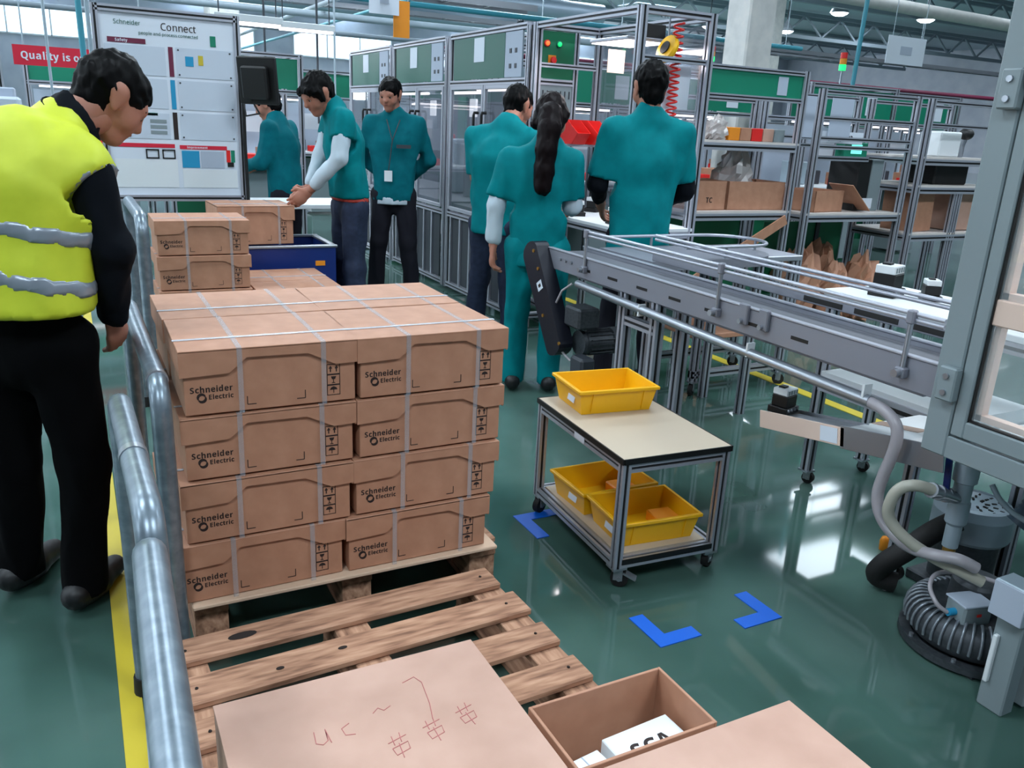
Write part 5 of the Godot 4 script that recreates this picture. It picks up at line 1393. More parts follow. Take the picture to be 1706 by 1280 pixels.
	jd.merge({"chest": Vector3(0.0, 1.19, 0), "neck": Vector3(0.07, 1.41, -0.02), "head": Vector3(0.165, 1.52, -0.08), "shR": rd * 0.185 + Vector3(0.05, 1.335, 0), "shL": -rd * 0.185 + Vector3(0.02, 1.335, 0), "elR": rd * 0.22 + Vector3(0.10, 1.08, -0.03), "elL": -rd * 0.21 + Vector3(0.08, 1.08, -0.02), "wrR": rd * 0.12 + Vector3(0.28, 0.98, -0.16), "wrL": -rd * 0.1 + Vector3(0.26, 0.98, -0.16)})
	person("dark haired man in teal shirt and jeans left of the ponytailed woman", Vector3(2.35, 0, -4.74), jd, {"look": Vector3(0.85, -0.3, -0.35), "shirt": "teal", "sleeve": 0.9, "trousers": "denim", "hem": 0.09, "wide": 0.16})
	# E: woman with the ponytail, all in teal
	var fe := Vector3(0.45, 0, -0.9).normalized()
	var re := fe.cross(Vector3.UP).normalized()
	var je: Dictionary = legs.call(0.0, 0.83, 0.0, fe)
	je.merge({"chest": Vector3(-0.01, 1.13, 0), "neck": Vector3(0.02, 1.32, 0), "head": Vector3(0.05, 1.455, -0.02), "shR": re * 0.155 + Vector3(0.0, 1.25, 0), "shL": -re * 0.155 + Vector3(-0.02, 1.25, 0), "elR": re * 0.165 + Vector3(0.02, 1.02, -0.02), "elL": -re * 0.21 + Vector3(-0.02, 1.01, 0.0), "wrR": re * 0.12 + Vector3(0.16, 0.98, -0.2), "wrL": -re * 0.2 + Vector3(-0.03, 0.79, -0.02)})
	je.knR = je.knR + Vector3(0, 0, 0.01)
	person("woman in teal work clothes with a long dark ponytail", Vector3(2.17, 0, -3.86), je, {"look": Vector3(0.75, -0.35, -0.5), "shirt": "teal", "sleeve": 0.85, "trousers": "teal", "hem": 0.13, "wide": 0.145, "size": 0.95, "hair": "hair_brown", "under": "white_cloth", "under_from": 0.6, "under_to": 0.8, "curl": 0.7,
		"tail": [Vector3(0.0, 1.47, 0.06), Vector3(-0.03, 1.40, 0.11), Vector3(-0.05, 1.30, 0.125), Vector3(-0.06, 1.20, 0.13), Vector3(-0.065, 1.12, 0.135)]})
	# F: man on the right, back to the camera
	var ff := Vector3(0.25, 0, -0.97).normalized()
	var rf := ff.cross(Vector3.UP).normalized()
	var jf: Dictionary = legs.call(0.0, 0.90, 0.04, ff)
	jf.merge({"chest": Vector3(0.0, 1.26, 0), "neck": Vector3(0.0, 1.49, 0), "head": Vector3(0.0, 1.625, -0.02), "shR": rf * 0.20 + Vector3(0, 1.415, 0), "shL": -rf * 0.20 + Vector3(0, 1.415, 0), "elR": rf * 0.255 + Vector3(0, 1.12, 0) + ff * 0.03, "elL": -rf * 0.245 + Vector3(0, 1.13, 0) + ff * 0.03, "wrR": rf * 0.17 + Vector3(0, 0.99, 0) + ff * 0.22, "wrL": -rf * 0.15 + Vector3(0, 1.0, 0) + ff * 0.22})
	person("tall man in teal shirt seen from behind at the workstation", Vector3(2.69, 0, -3.68), jf, {"look": Vector3(0.2, -0.2, -0.95), "shirt": "teal", "sleeve": 0.86, "trousers": "grey_cloth", "hem": 0.16, "wide": 0.172, "size": 1.04, "under": "navy_cloth", "under_from": 0.7, "under_to": 0.5})
	# blue wheel at the left edge
	var wl := thing("cart_wheel", "blue and white wheel with black tyre on the floor at the left edge", "wheel", Vector3(-0.40, 0, -2.70), 0.5)
	var wb := Basis(Vector3.BACK, PI / 2)
	put(G("rubber").lathe([Vector2(0.06, -0.025), Vector2(0.078, -0.018), Vector2(0.082, 0.0), Vector2(0.078, 0.018), Vector2(0.06, 0.025)], Vector3(0, 0.082, 0), wb, 24), "tyre", wl)
	put(G("tape_blue").lathe([Vector2(0.0, -0.022), Vector2(0.062, -0.022), Vector2(0.062, 0.022), Vector2(0.0, 0.022)], Vector3(0, 0.082, 0), wb, 20), "disc", wl)
	put(G("white").lathe([Vector2(0.0, -0.03), Vector2(0.03, -0.03), Vector2(0.03, 0.03), Vector2(0.0, 0.03)], Vector3(0, 0.082, 0), wb, 16), "hub", wl)
	# cartons on the blue bin
	for q in [[Vector3(0.95, 0.6465, -5.30), 0.05, "carton on the blue bin under the stooping worker's hands"]]:
		var o: Node3D = copy(get_node("carton"), "carton", q[2], q[0], q[1])
		o.scale = Vector3(1, 1.35, 1)

# ---------- far lines ----------
func background() -> void:
	var src: Node3D = null
	var spots := [[4.6, -7.2, 0.0], [6.2, -7.4, 0.0], [7.9, -7.0, 0.0], [9.6, -7.4, 0.0], [4.4, -10.0, 0.0], [6.4, -10.2, 0.0], [8.6, -10.0, 0.0], [10.8, -10.2, 0.0], [13.0, -10.0, 0.0], [1.6, -9.4, 0.0], [-1.2, -9.2, 0.0], [3.0, -12.2, 0.0], [-2.8, -12.0, 0.0], [0.3, -12.4, 0.0], [12.0, -14.0, 0.0], [15.5, -13.8, 0.0]]
	var cols := ["orange box and red crate", "white cartons"]
	for k in spots.size():
		var s: Array = spots[k]
		var near: String = ["right behind the flow rack", "behind the test bench, left of the column", "behind the shelf rack, right of the column", "far right, beside the enclosure's grey post", "in the second line, nearest the machine cabinets", "in the second line, left of the concrete column", "in the second line, straight behind the concrete column", "in the second line under the stack light", "at the right end of the second line", "between the monitor and the machine cabinets", "behind the head of the man in the vest", "in the third line behind the machine cabinets", "at the far left under the red banner's left end", "in the third line behind the notice board", "in the third line under the right hand sign", "at the far right end of the third line"][k]
		if src == null:
			src = make_station("green headed workstation " + near, Vector3(s[0], 0, s[1]))
		else:
			copy(src, "far_workstation", "green headed workstation " + near, Vector3(s[0], 0, s[1]), s[2])
	# banner
	var b := thing("banner", "red banner lettered in white hanging behind the notice board", "banner", Vector3(0.25, 1.84, -10.2))
	put(G("red_banner").box(Vector3.ZERO, Vector3(1.3, 0.19, 0.01)), "cloth", b)
	text("Quality is our", 0.098, "paper", b, Vector3(-0.27, 0.0, 0.006), Basis.IDENTITY, "lettering", true)
	for s in [-0.55, 0.55]:
		put(G("pipe_pale").cyl(Vector3(s, 0.09, -0.02), Vector3(s, 4.35, -0.02), 0.008, 6), "hanger", b)
	# pale test machine behind the man in the vest
	var pm := thing("test_machine", "pale boxy machine on legs behind the man in the vest", "machine", Vector3(-0.62, 0, -8.2))
	put(G("paper_pale").box(Vector3(0, 1.12, 0), Vector3(0.62, 0.62, 0.5), Basis.IDENTITY, 0.02), "machine_housing", pm)
	put(G("machine_dark").box(Vector3(-0.12, 1.3, 0.252), Vector3(0.2, 0.14, 0.01), Basis.IDENTITY, 0.003), "screen", pm)
	put(G("paper_grey").box(Vector3(0.2, 1.45, 0.0), Vector3(0.16, 0.1, 0.3), Basis.IDENTITY, 0.01), "top_unit", pm)
	for q in [Vector3(-0.27, 0, -0.2), Vector3(0.27, 0, -0.2), Vector3(-0.27, 0, 0.2), Vector3(0.27, 0, 0.2)]:
		put(G("alu").profile(q, q + Vector3.UP * 0.815, 0.05, 0.05, Vector3.FORWARD), "leg", pm)
	# column
	var c := G("concrete").box(Vector3(0, 3.1, 0), Vector3(0.40, 6.2, 0.40), Basis.IDENTITY, 0.02)
	struct(put(c, "column", null, Vector3(7.24, 0, -8.1)), "square pale concrete column behind the racks", "column")
	for q in [[18.6, -20.0], [-6.0, -16.0], [3.0, -18.8]]:
		struct(put(G("concrete").box(Vector3(0, 3.1, 0), Vector3(0.6, 6.2, 0.6), Basis.IDENTITY, 0.03), "column", null, Vector3(q[0], 0, q[1])), "square pale concrete column far down the hall", "column")
	# hanging signs
	var sg := func(label: String, at: Vector3, w: float, h: float, m: String, top: float):
		var t := thing("hanging_sign", label, "sign", at)
		put(G(m).box(Vector3.ZERO, Vector3(w, h, 0.012)), "sign_panel", t)
		for s in [-1.0, 1.0]:
			put(G("pipe_pale").cyl(Vector3(s * w * 0.4, h * 0.5, 0), Vector3(s * w * 0.4, top - at.y, 0), 0.006, 6), "hanger", t)
		if m == "paper":
			put(G("paper_grey").box(Vector3(0, 0, 0.008), Vector3(w * 0.3, h * 0.3, 0.003)), "printed_mark", t)
	sg.call("white sign hanging over the aisle behind the standing man", Vector3(3.41, 2.72, -10.0), 0.36, 0.34, "paper", 6.2)
	sg.call("orange sheet hanging beside the white sign over the aisle", Vector3(3.64, 2.52, -10.05), 0.2, 0.4, "orange", 6.2)
	sg.call("white sign hanging high over the right hand lines", Vector3(12.3, 2.84, -10.0), 0.9, 0.42, "paper", 6.2)
	# stack lights
	for q in [[Vector3(11.14, 2.0, -10.2), "stack light with lit green segment right of the column"], [Vector3(6.143, 2.0, -7.4), "stack light with lit green segment left of the column"]]:
		var t := thing("stack_light", q[1], "signal light", q[0])
		var sh := 0.47 if q[0].z < -9.0 else 0.14
		var sr := 0.09 if q[0].z < -9.0 else 0.05
		put(G("steel").cyl(Vector3(0, 0, 0), Vector3(0, sh, 0), 0.014, 8), "stem", t)
		for k in 3:
			put(G(["led_green", "orange", "red"][k]).cyl(Vector3(0, sh + k * sr, 0), Vector3(0, sh + sr * 0.96 + k * sr, 0), sr * 0.6, 14), ["green_lens", "amber_lens", "red_lens"][k], t)

func make_station(label: String, at: Vector3) -> Node3D:
	var t := thing("far_workstation", label, "workstation", at, 0, "green headed workstations in the far lines")
	var w := 1.35
	var d := 0.8
	for x in [-w * 0.5, w * 0.5]:
		for z in [0.0, -d]:
			put(G("alu").profile(Vector3(x, 0, z), Vector3(x, 2.0, z), 0.05, 0.05, Vector3.FORWARD), "post", t)
		for y in [0.85, 1.98]:
			put(G("alu").profile(Vector3(x, y, -d), Vector3(x, y, 0), 0.04, 0.04), "rail", t)
	for y in [0.85, 1.62, 1.98]:
		for z in [0.0, -d]:
			put(G("alu").profile(Vector3(-w * 0.5, y, z), Vector3(w * 0.5, y, z), 0.04, 0.04), "rail", t)
	put(G("green_panel").box(Vector3(0, 1.80, -0.01), Vector3(w - 0.06, 0.3, 0.01)), "header_panel", t)
	put(G("paper").box(Vector3(0.3, 1.80, 0.0), Vector3(0.16, 0.22, 0.006)), "notice_paper", t)
	put(G("white").box(Vector3(0, 0.88, -d * 0.5), Vector3(w, 0.02, d)), "table_top", t)
	put(G("paper_grey").box(Vector3(0, 1.22, -d + 0.02), Vector3(w - 0.08, 0.66, 0.01)), "back_board", t)
	put(G("tube_white").box(Vector3(-0.1, 1.585, -0.3), Vector3(0.9, 0.02, 0.08)), "task_light", t)
	put(G("machine_dark").box(Vector3(-0.1, 1.61, -0.3), Vector3(0.5, 0.03, 0.1)), "light_housing", t)
	put(G("paper").box(Vector3(0.2, 1.3, -0.5), Vector3(0.3, 0.22, 0.005)), "work_instruction", t)
	put(G("cast_pale").box(Vector3(-0.35, 1.02, -0.4), Vector3(0.2, 0.26, 0.22), Basis.IDENTITY, 0.01), "press", t)
	put(G("machine_dark").box(Vector3(-0.02, 0.97, -0.5), Vector3(0.24, 0.16, 0.2), Basis.IDENTITY, 0.01), "fixture", t)
	put(G("kraft").box(Vector3(0.4, 0.96, -0.35), Vector3(0.28, 0.14, 0.24), Basis.IDENTITY, 0.004), "parts_box", t)
	put(G("red").box(Vector3(0.15, 0.93, -0.2), Vector3(0.12, 0.08, 0.16), Basis.IDENTITY, 0.006), "parts_tray", t)
	put(G("green_cover").box(Vector3(0, 0.45, -d + 0.05), Vector3(w - 0.1, 0.7, 0.01)), "lower_panel", t)
	put(G("machine_grey").box(Vector3(0.3, 0.4, -0.4), Vector3(0.4, 0.75, 0.5), Basis.IDENTITY, 0.006), "cabinet", t)
	return t

# ---------- pipes, ducts, cable trays and lamps overhead ----------
func overhead() -> void:
	var lamps := [[24.5, 5.2, -25.4], [22.0, 5.2, -20.6], [24.9, 5.2, -19.7], [14.0, 5.2, -26.6], [18.9, 5.2, -20.8], [21.8, 5.2, -26.6]]
	var nm := ["right of the concrete column", "above the far right lines", "nearest the enclosure post", "above the middle of the hall", "at the top edge left of the column", "left of the concrete column"]
	for k in lamps.size():
		var p := Vector3(lamps[k][0], lamps[k][1], lamps[k][2])
		var t := thing("high_bay_lamp", "lit high bay lamp hanging " + nm[k], "lamp", p, 0, "high bay lamps under the roof")
		put(G("steel").lathe([Vector2(0.04, 0.42), Vector2(0.09, 0.30), Vector2(0.24, 0.12), Vector2(0.30, 0.0), Vector2(0.285, 0.0), Vector2(0.22, 0.12), Vector2(0.08, 0.28)], Vector3.ZERO, Basis.IDENTITY, 20), "reflector", t)
		put(G("lamp_white").lathe([Vector2(0.0, -0.10), Vector2(0.14, -0.08), Vector2(0.24, -0.03), Vector2(0.27, 0.02), Vector2(0.0, 0.06)], Vector3.ZERO, Basis.IDENTITY, 18), "lens", t)
		put(G("machine_dark").cyl(Vector3(0, 0.42, 0), Vector3(0, 1.11, 0), 0.02, 8), "rod", t)
		area(p + Vector3(0, -0.11, 0), Vector2(0.5, 0.5), 8.0, Color(0.9, 0.96, 1.0), t)
	var pipe := func(label: String, a: Vector3, b: Vector3, r: float, m: String, cat := "pipe"):
		tag(put(G(m).cyl(Vector3.ZERO, b - a, r, 12), "overhead_pipe" if cat == "pipe" else "air_duct", null, a), label, cat)
	pipe.call("large pale duct running under the roof at the upper right", PIPE_A, PIPE_B, 0.12, "concrete", "duct")
	pipe.call("grey air duct high over the middle lines", Vector3(-8, 4.5, -21.9), Vector3(14, 4.5, -21.9), 0.26, "duct", "duct")
	pipe.call("wide grey air duct near the far end of the hall", Vector3(-12, 4.9, -29.0), Vector3(16, 4.9, -29.0), 0.32, "duct", "duct")
	pipe.call("pale pipe crossing over the notice board", Vector3(-8, 2.75, -12.6), Vector3(9, 2.75, -12.6), 0.05, "pipe_pale")
	pipe.call("second pale pipe crossing over the notice board, lower", Vector3(-8, 2.55, -12.9), Vector3(7, 2.55, -12.9), 0.035, "truss")
	pipe.call("teal compressed air pipe over the aisle", Vector3(-3, 3.2, -14.0), Vector3(14, 3.2, -14.0), 0.045, "teal_pipe")
	pipe.call("teal air pipe running down the hall", Vector3(4.6, 3.05, -5.0), Vector3(4.6, 3.05, -26.0), 0.03, "teal_pipe")
	pipe.call("thin pale pipe running down the hall over the machines", Vector3(3.4, 2.9, -8.0), Vector3(3.4, 2.9, -30.0), 0.03, "pipe_pale")
	pipe.call("dark red pipe behind the right hand lines", Vector3(6, 2.6, -14.5), Vector3(30, 2.6, -14.5), 0.05, "maroon")
	pipe.call("teal drop pipe right of the concrete column", Vector3(11.2, 1.98, -10.0), Vector3(11.3, 6.2, -10.0), 0.035, "teal_pipe")
	pipe.call("teal drop pipe at the left edge of the notice board", Vector3(0.18, 1.2, -7.6), Vector3(0.14, 6.2, -7.6), 0.022, "teal_pipe")
	pipe.call("second teal drop pipe at the notice board", Vector3(0.24, 1.2, -7.8), Vector3(0.22, 6.2, -7.8), 0.016, "pipe_pale")
	for k in 5:
		pipe.call(["thin pale drop rod left of the red banner", "thin pale drop rod in front of the red banner", "thin dark drop rod over the standing man", "thin dark drop rod over the stooping worker", "thin pale drop rod left of the machine row"][k], Vector3([-0.55, -0.08, 2.75, 2.2, 3.1][k], 1.3, [-9.4, -9.3, -10.5, -10.8, -11.0][k]), Vector3([-0.55, -0.08, 2.75, 2.2, 3.1][k], 6.2, [-9.4, -9.3, -10.5, -10.8, -11.0][k]), 0.013, "pipe_pale" if k in [0, 1, 4] else "machine_dark")
	# cable trays
	for q in [[Vector3(-6, 3.35, -16.5), Vector3(18, 3.35, -16.5), "ladder cable tray crossing the hall in the middle distance"], [Vector3(-4, 2.95, -11.2), Vector3(6, 2.95, -11.2), "ladder cable tray over the far workstations"], [Vector3(8.0, 3.3, -15.4), Vector3(26, 3.3, -15.4), "ladder cable tray right of the concrete column"]]:
		var a: Vector3 = q[0]
		var L: float = q[1].x - a.x
		var t := thing("cable_tray", q[2], "cable tray", a)
		for z in [-0.15, 0.15]:
			put(G("steel").box(Vector3(L * 0.5, 0, z), Vector3(L, 0.08, 0.015)), "side_rail", t)
		for k in int(L / 0.6):
			put(G("steel").box(Vector3(0.3 + k * 0.6, -0.02, 0), Vector3(0.03, 0.02, 0.3)), "rung", t)
		for k in 3:
			put(G("machine_dark").cyl(Vector3(0, 0.01, -0.08 + k * 0.07), Vector3(L, 0.01, -0.08 + k * 0.07), 0.02, 6), "cable", t)
		for k in 4:
			put(G("pipe_pale").cyl(Vector3(L * (k + 0.5) / 4, 0.04, 0.15), Vector3(L * (k + 0.5) / 4, 6.2 - a.y, 0.15), 0.01, 6), "hanger", t)
	# roof trusses
	for k in 4:
		var z := -13.0 - k * 7.0
		var t := thing("roof_truss", ["steel roof truss nearest over the machine row", "second steel roof truss from the front", "third steel roof truss from the front", "farthest steel roof truss"][k], "truss", Vector3(12, 5.3, z), 0, "steel roof trusses")
		for y in [0.0, 0.85]:
			put(G("truss").box(Vector3(0, y, 0), Vector3(60, 0.14, 0.14)), "chord", t)
		for m in 30:
			put(G("truss").beam(Vector3(-30 + m * 2, 0.05, 0), Vector3(-29 + m * 2, 0.8, 0), 0.07, 0.07), "web_member", t)
			put(G("truss").beam(Vector3(-29 + m * 2, 0.8, 0), Vector3(-28 + m * 2, 0.05, 0), 0.07, 0.07), "web_member", t)
	# fluorescent battens
	for q in [[Vector3(1.55, 2.15, -8.3), "white batten lamp right of the notice board"], [Vector3(2.4, 2.25, -9.6), "white batten lamp above the stooping worker"], [Vector3(5.4, 3.4, -15.2), "white batten lamp over the far aisle"]]:
		var t := thing("batten_lamp", q[1], "lamp", q[0], 0, "white batten lamps")
		put(G("white").box(Vector3(0, 0.05, 0), Vector3(0.6, 0.06, 0.12), Basis.IDENTITY, 0.004), "housing", t)
		put(G("tube_white").box(Vector3(0, 0.01, 0), Vector3(0.56, 0.03, 0.09)), "diffuser", t)
		for s in [-0.25, 0.25]:
			put(G("machine_dark").cyl(Vector3(s, 0.08, 0), Vector3(s, 6.2 - q[0].y, 0), 0.006, 6), "hanger", t)
		area(q[0] + Vector3(0, -0.012, 0), Vector2(0.55, 0.09), 0.5, Color(1, 0.98, 1), t)

# ---------- people: bones with radii, joined by a smooth minimum and meshed as surface nets ----------
# bone: [a, b, ra, rb, thin axis or null, thinness, cut]
func bone(a: Vector3, b: Vector3, ra: float, rb: float, thin = null, fl := 1.0, cut := false) -> Array:
	return [a, b, ra, rb, thin, fl, cut]

func nets(g: Geo, bones: Array, cell: float, k: float, pick: Callable, wob := 0.0, wseed := 1, planes := [], freq := 9.0) -> void:
	var lo := Vector3.INF
	var hi := -Vector3.INF
	for b in bones:
		if b[6]:
			continue
		var r: float = maxf(b[2], b[3])
		lo = lo.min((b[0] as Vector3).min(b[1]) - Vector3.ONE * r)
		hi = hi.max((b[0] as Vector3).max(b[1]) + Vector3.ONE * r)
	var pad := k + cell * 2.0
	lo -= Vector3.ONE * pad
	hi += Vector3.ONE * pad
	var nx := int((hi.x - lo.x) / cell) + 2
	var ny := int((hi.y - lo.y) / cell) + 2
	var nz := int((hi.z - lo.z) / cell) + 2
	var f := PackedFloat32Array()
	f.resize(nx * ny * nz)
	f.fill(1.0)
	for b in bones:
		var a: Vector3 = b[0]
		var e: Vector3 = b[1]
		var ra: float = b[2]
		var rb: float = b[3]
		var r := maxf(ra, rb) + pad
		var p0 := ((a.min(e) - Vector3.ONE * r - lo) / cell).max(Vector3.ZERO)
		var p1 := ((a.max(e) + Vector3.ONE * r - lo) / cell)
		var ab := e - a
		var l2 := maxf(ab.length_squared(), 1e-9)
		var has_thin: bool = b[4] != null
		var tn: Vector3 = b[4] if has_thin else Vector3.ZERO
		var tf: float = 1.0 / b[5] - 1.0
		var shrink: float = (1.0 + b[5]) * 0.5
		var cut: bool = b[6]
		for z in range(int(p0.z), mini(int(p1.z) + 1, nz)):
			for y in range(int(p0.y), mini(int(p1.y) + 1, ny)):
				var row := (z * ny + y) * nx
				for x in range(int(p0.x), mini(int(p1.x) + 1, nx)):
					var p := lo + Vector3(x, y, z) * cell - a
					var t := clampf(p.dot(ab) / l2, 0.0, 1.0)
					var q := p - ab * t
					var d: float
					if has_thin:
						q += tn * (q.dot(tn) * tf)
						d = (q.length() - (ra + (rb - ra) * t)) * shrink
					else:
						d = q.length() - (ra + (rb - ra) * t)
					var o := f[row + x]
					if cut:
						f[row + x] = maxf(o, -d)
					else:
						var h := k - absf(o - d)
						f[row + x] = minf(o, d) - (h * h / (4.0 * k) if h > 0.0 else 0.0)
	if wob > 0.0:
		var no := FastNoiseLite.new()
		no.seed = wseed
		no.frequency = freq
		no.fractal_octaves = 2
		for z in nz:
			for y in ny:
				for x in nx:
					var q := (z * ny + y) * nx + x
					if absf(f[q]) < 0.05:
						f[q] += wob * no.get_noise_3d(lo.x + x * cell + (z * cell + lo.z) * 0.3, (lo.y + y * cell) * 0.38, lo.z + z * cell)
	# plane cuts: [point, outward normal, reach]
	for pl in planes:
		var pp: Vector3 = pl[0]
		var pn: Vector3 = pl[1]
		var reach: float = pl[2]
		var a0 := ((pp - Vector3.ONE * reach - lo) / cell).max(Vector3.ZERO)
		var a1 := ((pp + Vector3.ONE * reach - lo) / cell)
		for z in range(int(a0.z), mini(int(a1.z) + 1, nz)):
			for y in range(int(a0.y), mini(int(a1.y) + 1, ny)):
				for x in range(int(a0.x), mini(int(a1.x) + 1, nx)):
					var q := (z * ny + y) * nx + x
					var v := lo + Vector3(x, y, z) * cell - pp
					if v.length() < reach:
						f[q] = maxf(f[q], v.dot(pn))
	# one vertex in every crossed cell
	var id := PackedInt32Array()
	id.resize(nx * ny * nz)
	id.fill(-1)
	var vs := PackedVector3Array()
	var off := [0, 1, nx, nx + 1, nx * ny, nx * ny + 1, nx * ny + nx, nx * ny + nx + 1]
	var cor: Array[Vector3] = [Vector3(0, 0, 0), Vector3(1, 0, 0), Vector3(0, 1, 0), Vector3(1, 1, 0), Vector3(0, 0, 1), Vector3(1, 0, 1), Vector3(0, 1, 1), Vector3(1, 1, 1)]
	var edges := [[0, 1], [2, 3], [4, 5], [6, 7], [0, 2], [1, 3], [4, 6], [5, 7], [0, 4], [1, 5], [2, 6], [3, 7]]
	for z in nz - 1:
		for y in ny - 1:
			var row := (z * ny + y) * nx
			for x in nx - 1:
				var q := row + x
				var s0 := f[q] < 0.0
				var same := true
				for o in off:
					if (f[q + o] < 0.0) != s0:
						same = false
						break
				if same:
					continue
				var acc := Vector3.ZERO
				var cnt := 0
				for ed in edges:
					var va := f[q + off[ed[0]]]
					var vb := f[q + off[ed[1]]]
					if (va < 0.0) != (vb < 0.0):
						acc += cor[ed[0]].lerp(cor[ed[1]], va / (va - vb))
						cnt += 1
				id[q] = vs.size()
				vs.append(lo + (Vector3(x, y, z) + acc / cnt) * cell)
	# normals from the field
	var ns := PackedVector3Array()
	ns.resize(vs.size())
	var quads := []
	for z in range(1, nz - 1):
		for y in range(1, ny - 1):
			var row := (z * ny + y) * nx
			for x in range(1, nx - 1):
				var q := row + x
				var s0 := f[q] < 0.0
				if (f[q + 1] < 0.0) != s0:
					quads.append([id[q], id[q - nx], id[q - nx - nx * ny], id[q - nx * ny], s0])
				if (f[q + nx] < 0.0) != s0:
					quads.append([id[q], id[q - nx * ny], id[q - 1 - nx * ny], id[q - 1], s0])
				if (f[q + nx * ny] < 0.0) != s0:
					quads.append([id[q], id[q - 1], id[q - 1 - nx], id[q - nx], s0])
	var good := []
	for q in quads:
		if q[0] < 0 or q[1] < 0 or q[2] < 0 or q[3] < 0:
			continue
		var nn := (vs[q[2]] - vs[q[0]]).cross(vs[q[3]] - vs[q[1]])
		if not q[4]:
			nn = -nn
		for j in 4:
			ns[q[j]] += nn
		good.append(q)
	for j in ns.size():
		ns[j] = ns[j].normalized()
	var by := {}
	for q in good:
		var m: String = pick.call((vs[q[0]] + vs[q[2]]) * 0.5)
		if not by.has(m):
			by[m] = []
		by[m].append(q)
	for m in by:
		if m == "":
			continue
		g.use(m)
		var remap := {}
		for q in by[m]:
			var w := []
			for j in 4:
				if not remap.has(q[j]):
					remap[q[j]] = g.v.size()
					g.v.append(vs[q[j]]); g.n.append(ns[q[j]])
				w.append(remap[q[j]])
			if q[4]:
				g.i.append_array(PackedInt32Array([w[0], w[2], w[1], w[0], w[3], w[2]]))
			else:
				g.i.append_array(PackedInt32Array([w[0], w[1], w[2], w[0], w[2], w[3]]))

func hand_bones(w: Vector3, dir: Vector3, palm: Vector3, side: float, curl: float) -> Array:
	# wrist, pointing direction, palm normal (towards the inside), +1 thumb on dir x palm side
	var d := dir.normalized()
	var pn := (palm - d * palm.dot(d)).normalized()
	var ac := d.cross(pn).normalized() * side
	var o := [bone(w - d * 0.03, w + d * 0.02, 0.026, 0.027, pn, 0.72), bone(w + d * 0.025, w + d * 0.075, 0.034, 0.040, pn, 0.42)]
	var lens := [0.068, 0.076, 0.072, 0.056]
	for k in 4:
		var base := w + d * (0.092 - absf(k - 1.2) * 0.005) + ac * (0.03 - 0.02 * k)
		var l: float = lens[k]
		var d1 := d.rotated(d.cross(pn).normalized(), curl * 0.7)
		var d2 := d.rotated(d.cross(pn).normalized(), curl * 1.7)
		var m := base + d1 * l * 0.5
		o.append(bone(base - d * 0.02, m, 0.0095, 0.0088))
		o.append(bone(m, m + d2 * l * 0.5, 0.0088, 0.0075))
	var tb := w + d * 0.03 + ac * 0.03
	var td := (d * 0.7 + ac * 0.65 + pn * 0.35).normalized()
	o.append(bone(tb - ac * 0.01, tb + td * 0.035, 0.014, 0.011))
	o.append(bone(tb + td * 0.035, tb + td * 0.035 + (d * 0.9 + ac * 0.2 + pn * 0.3).normalized() * 0.03, 0.0105, 0.0085))
	return o

func lerp_at(a: Vector3, b: Vector3, t: float) -> Vector3:
	return a.lerp(b, t)

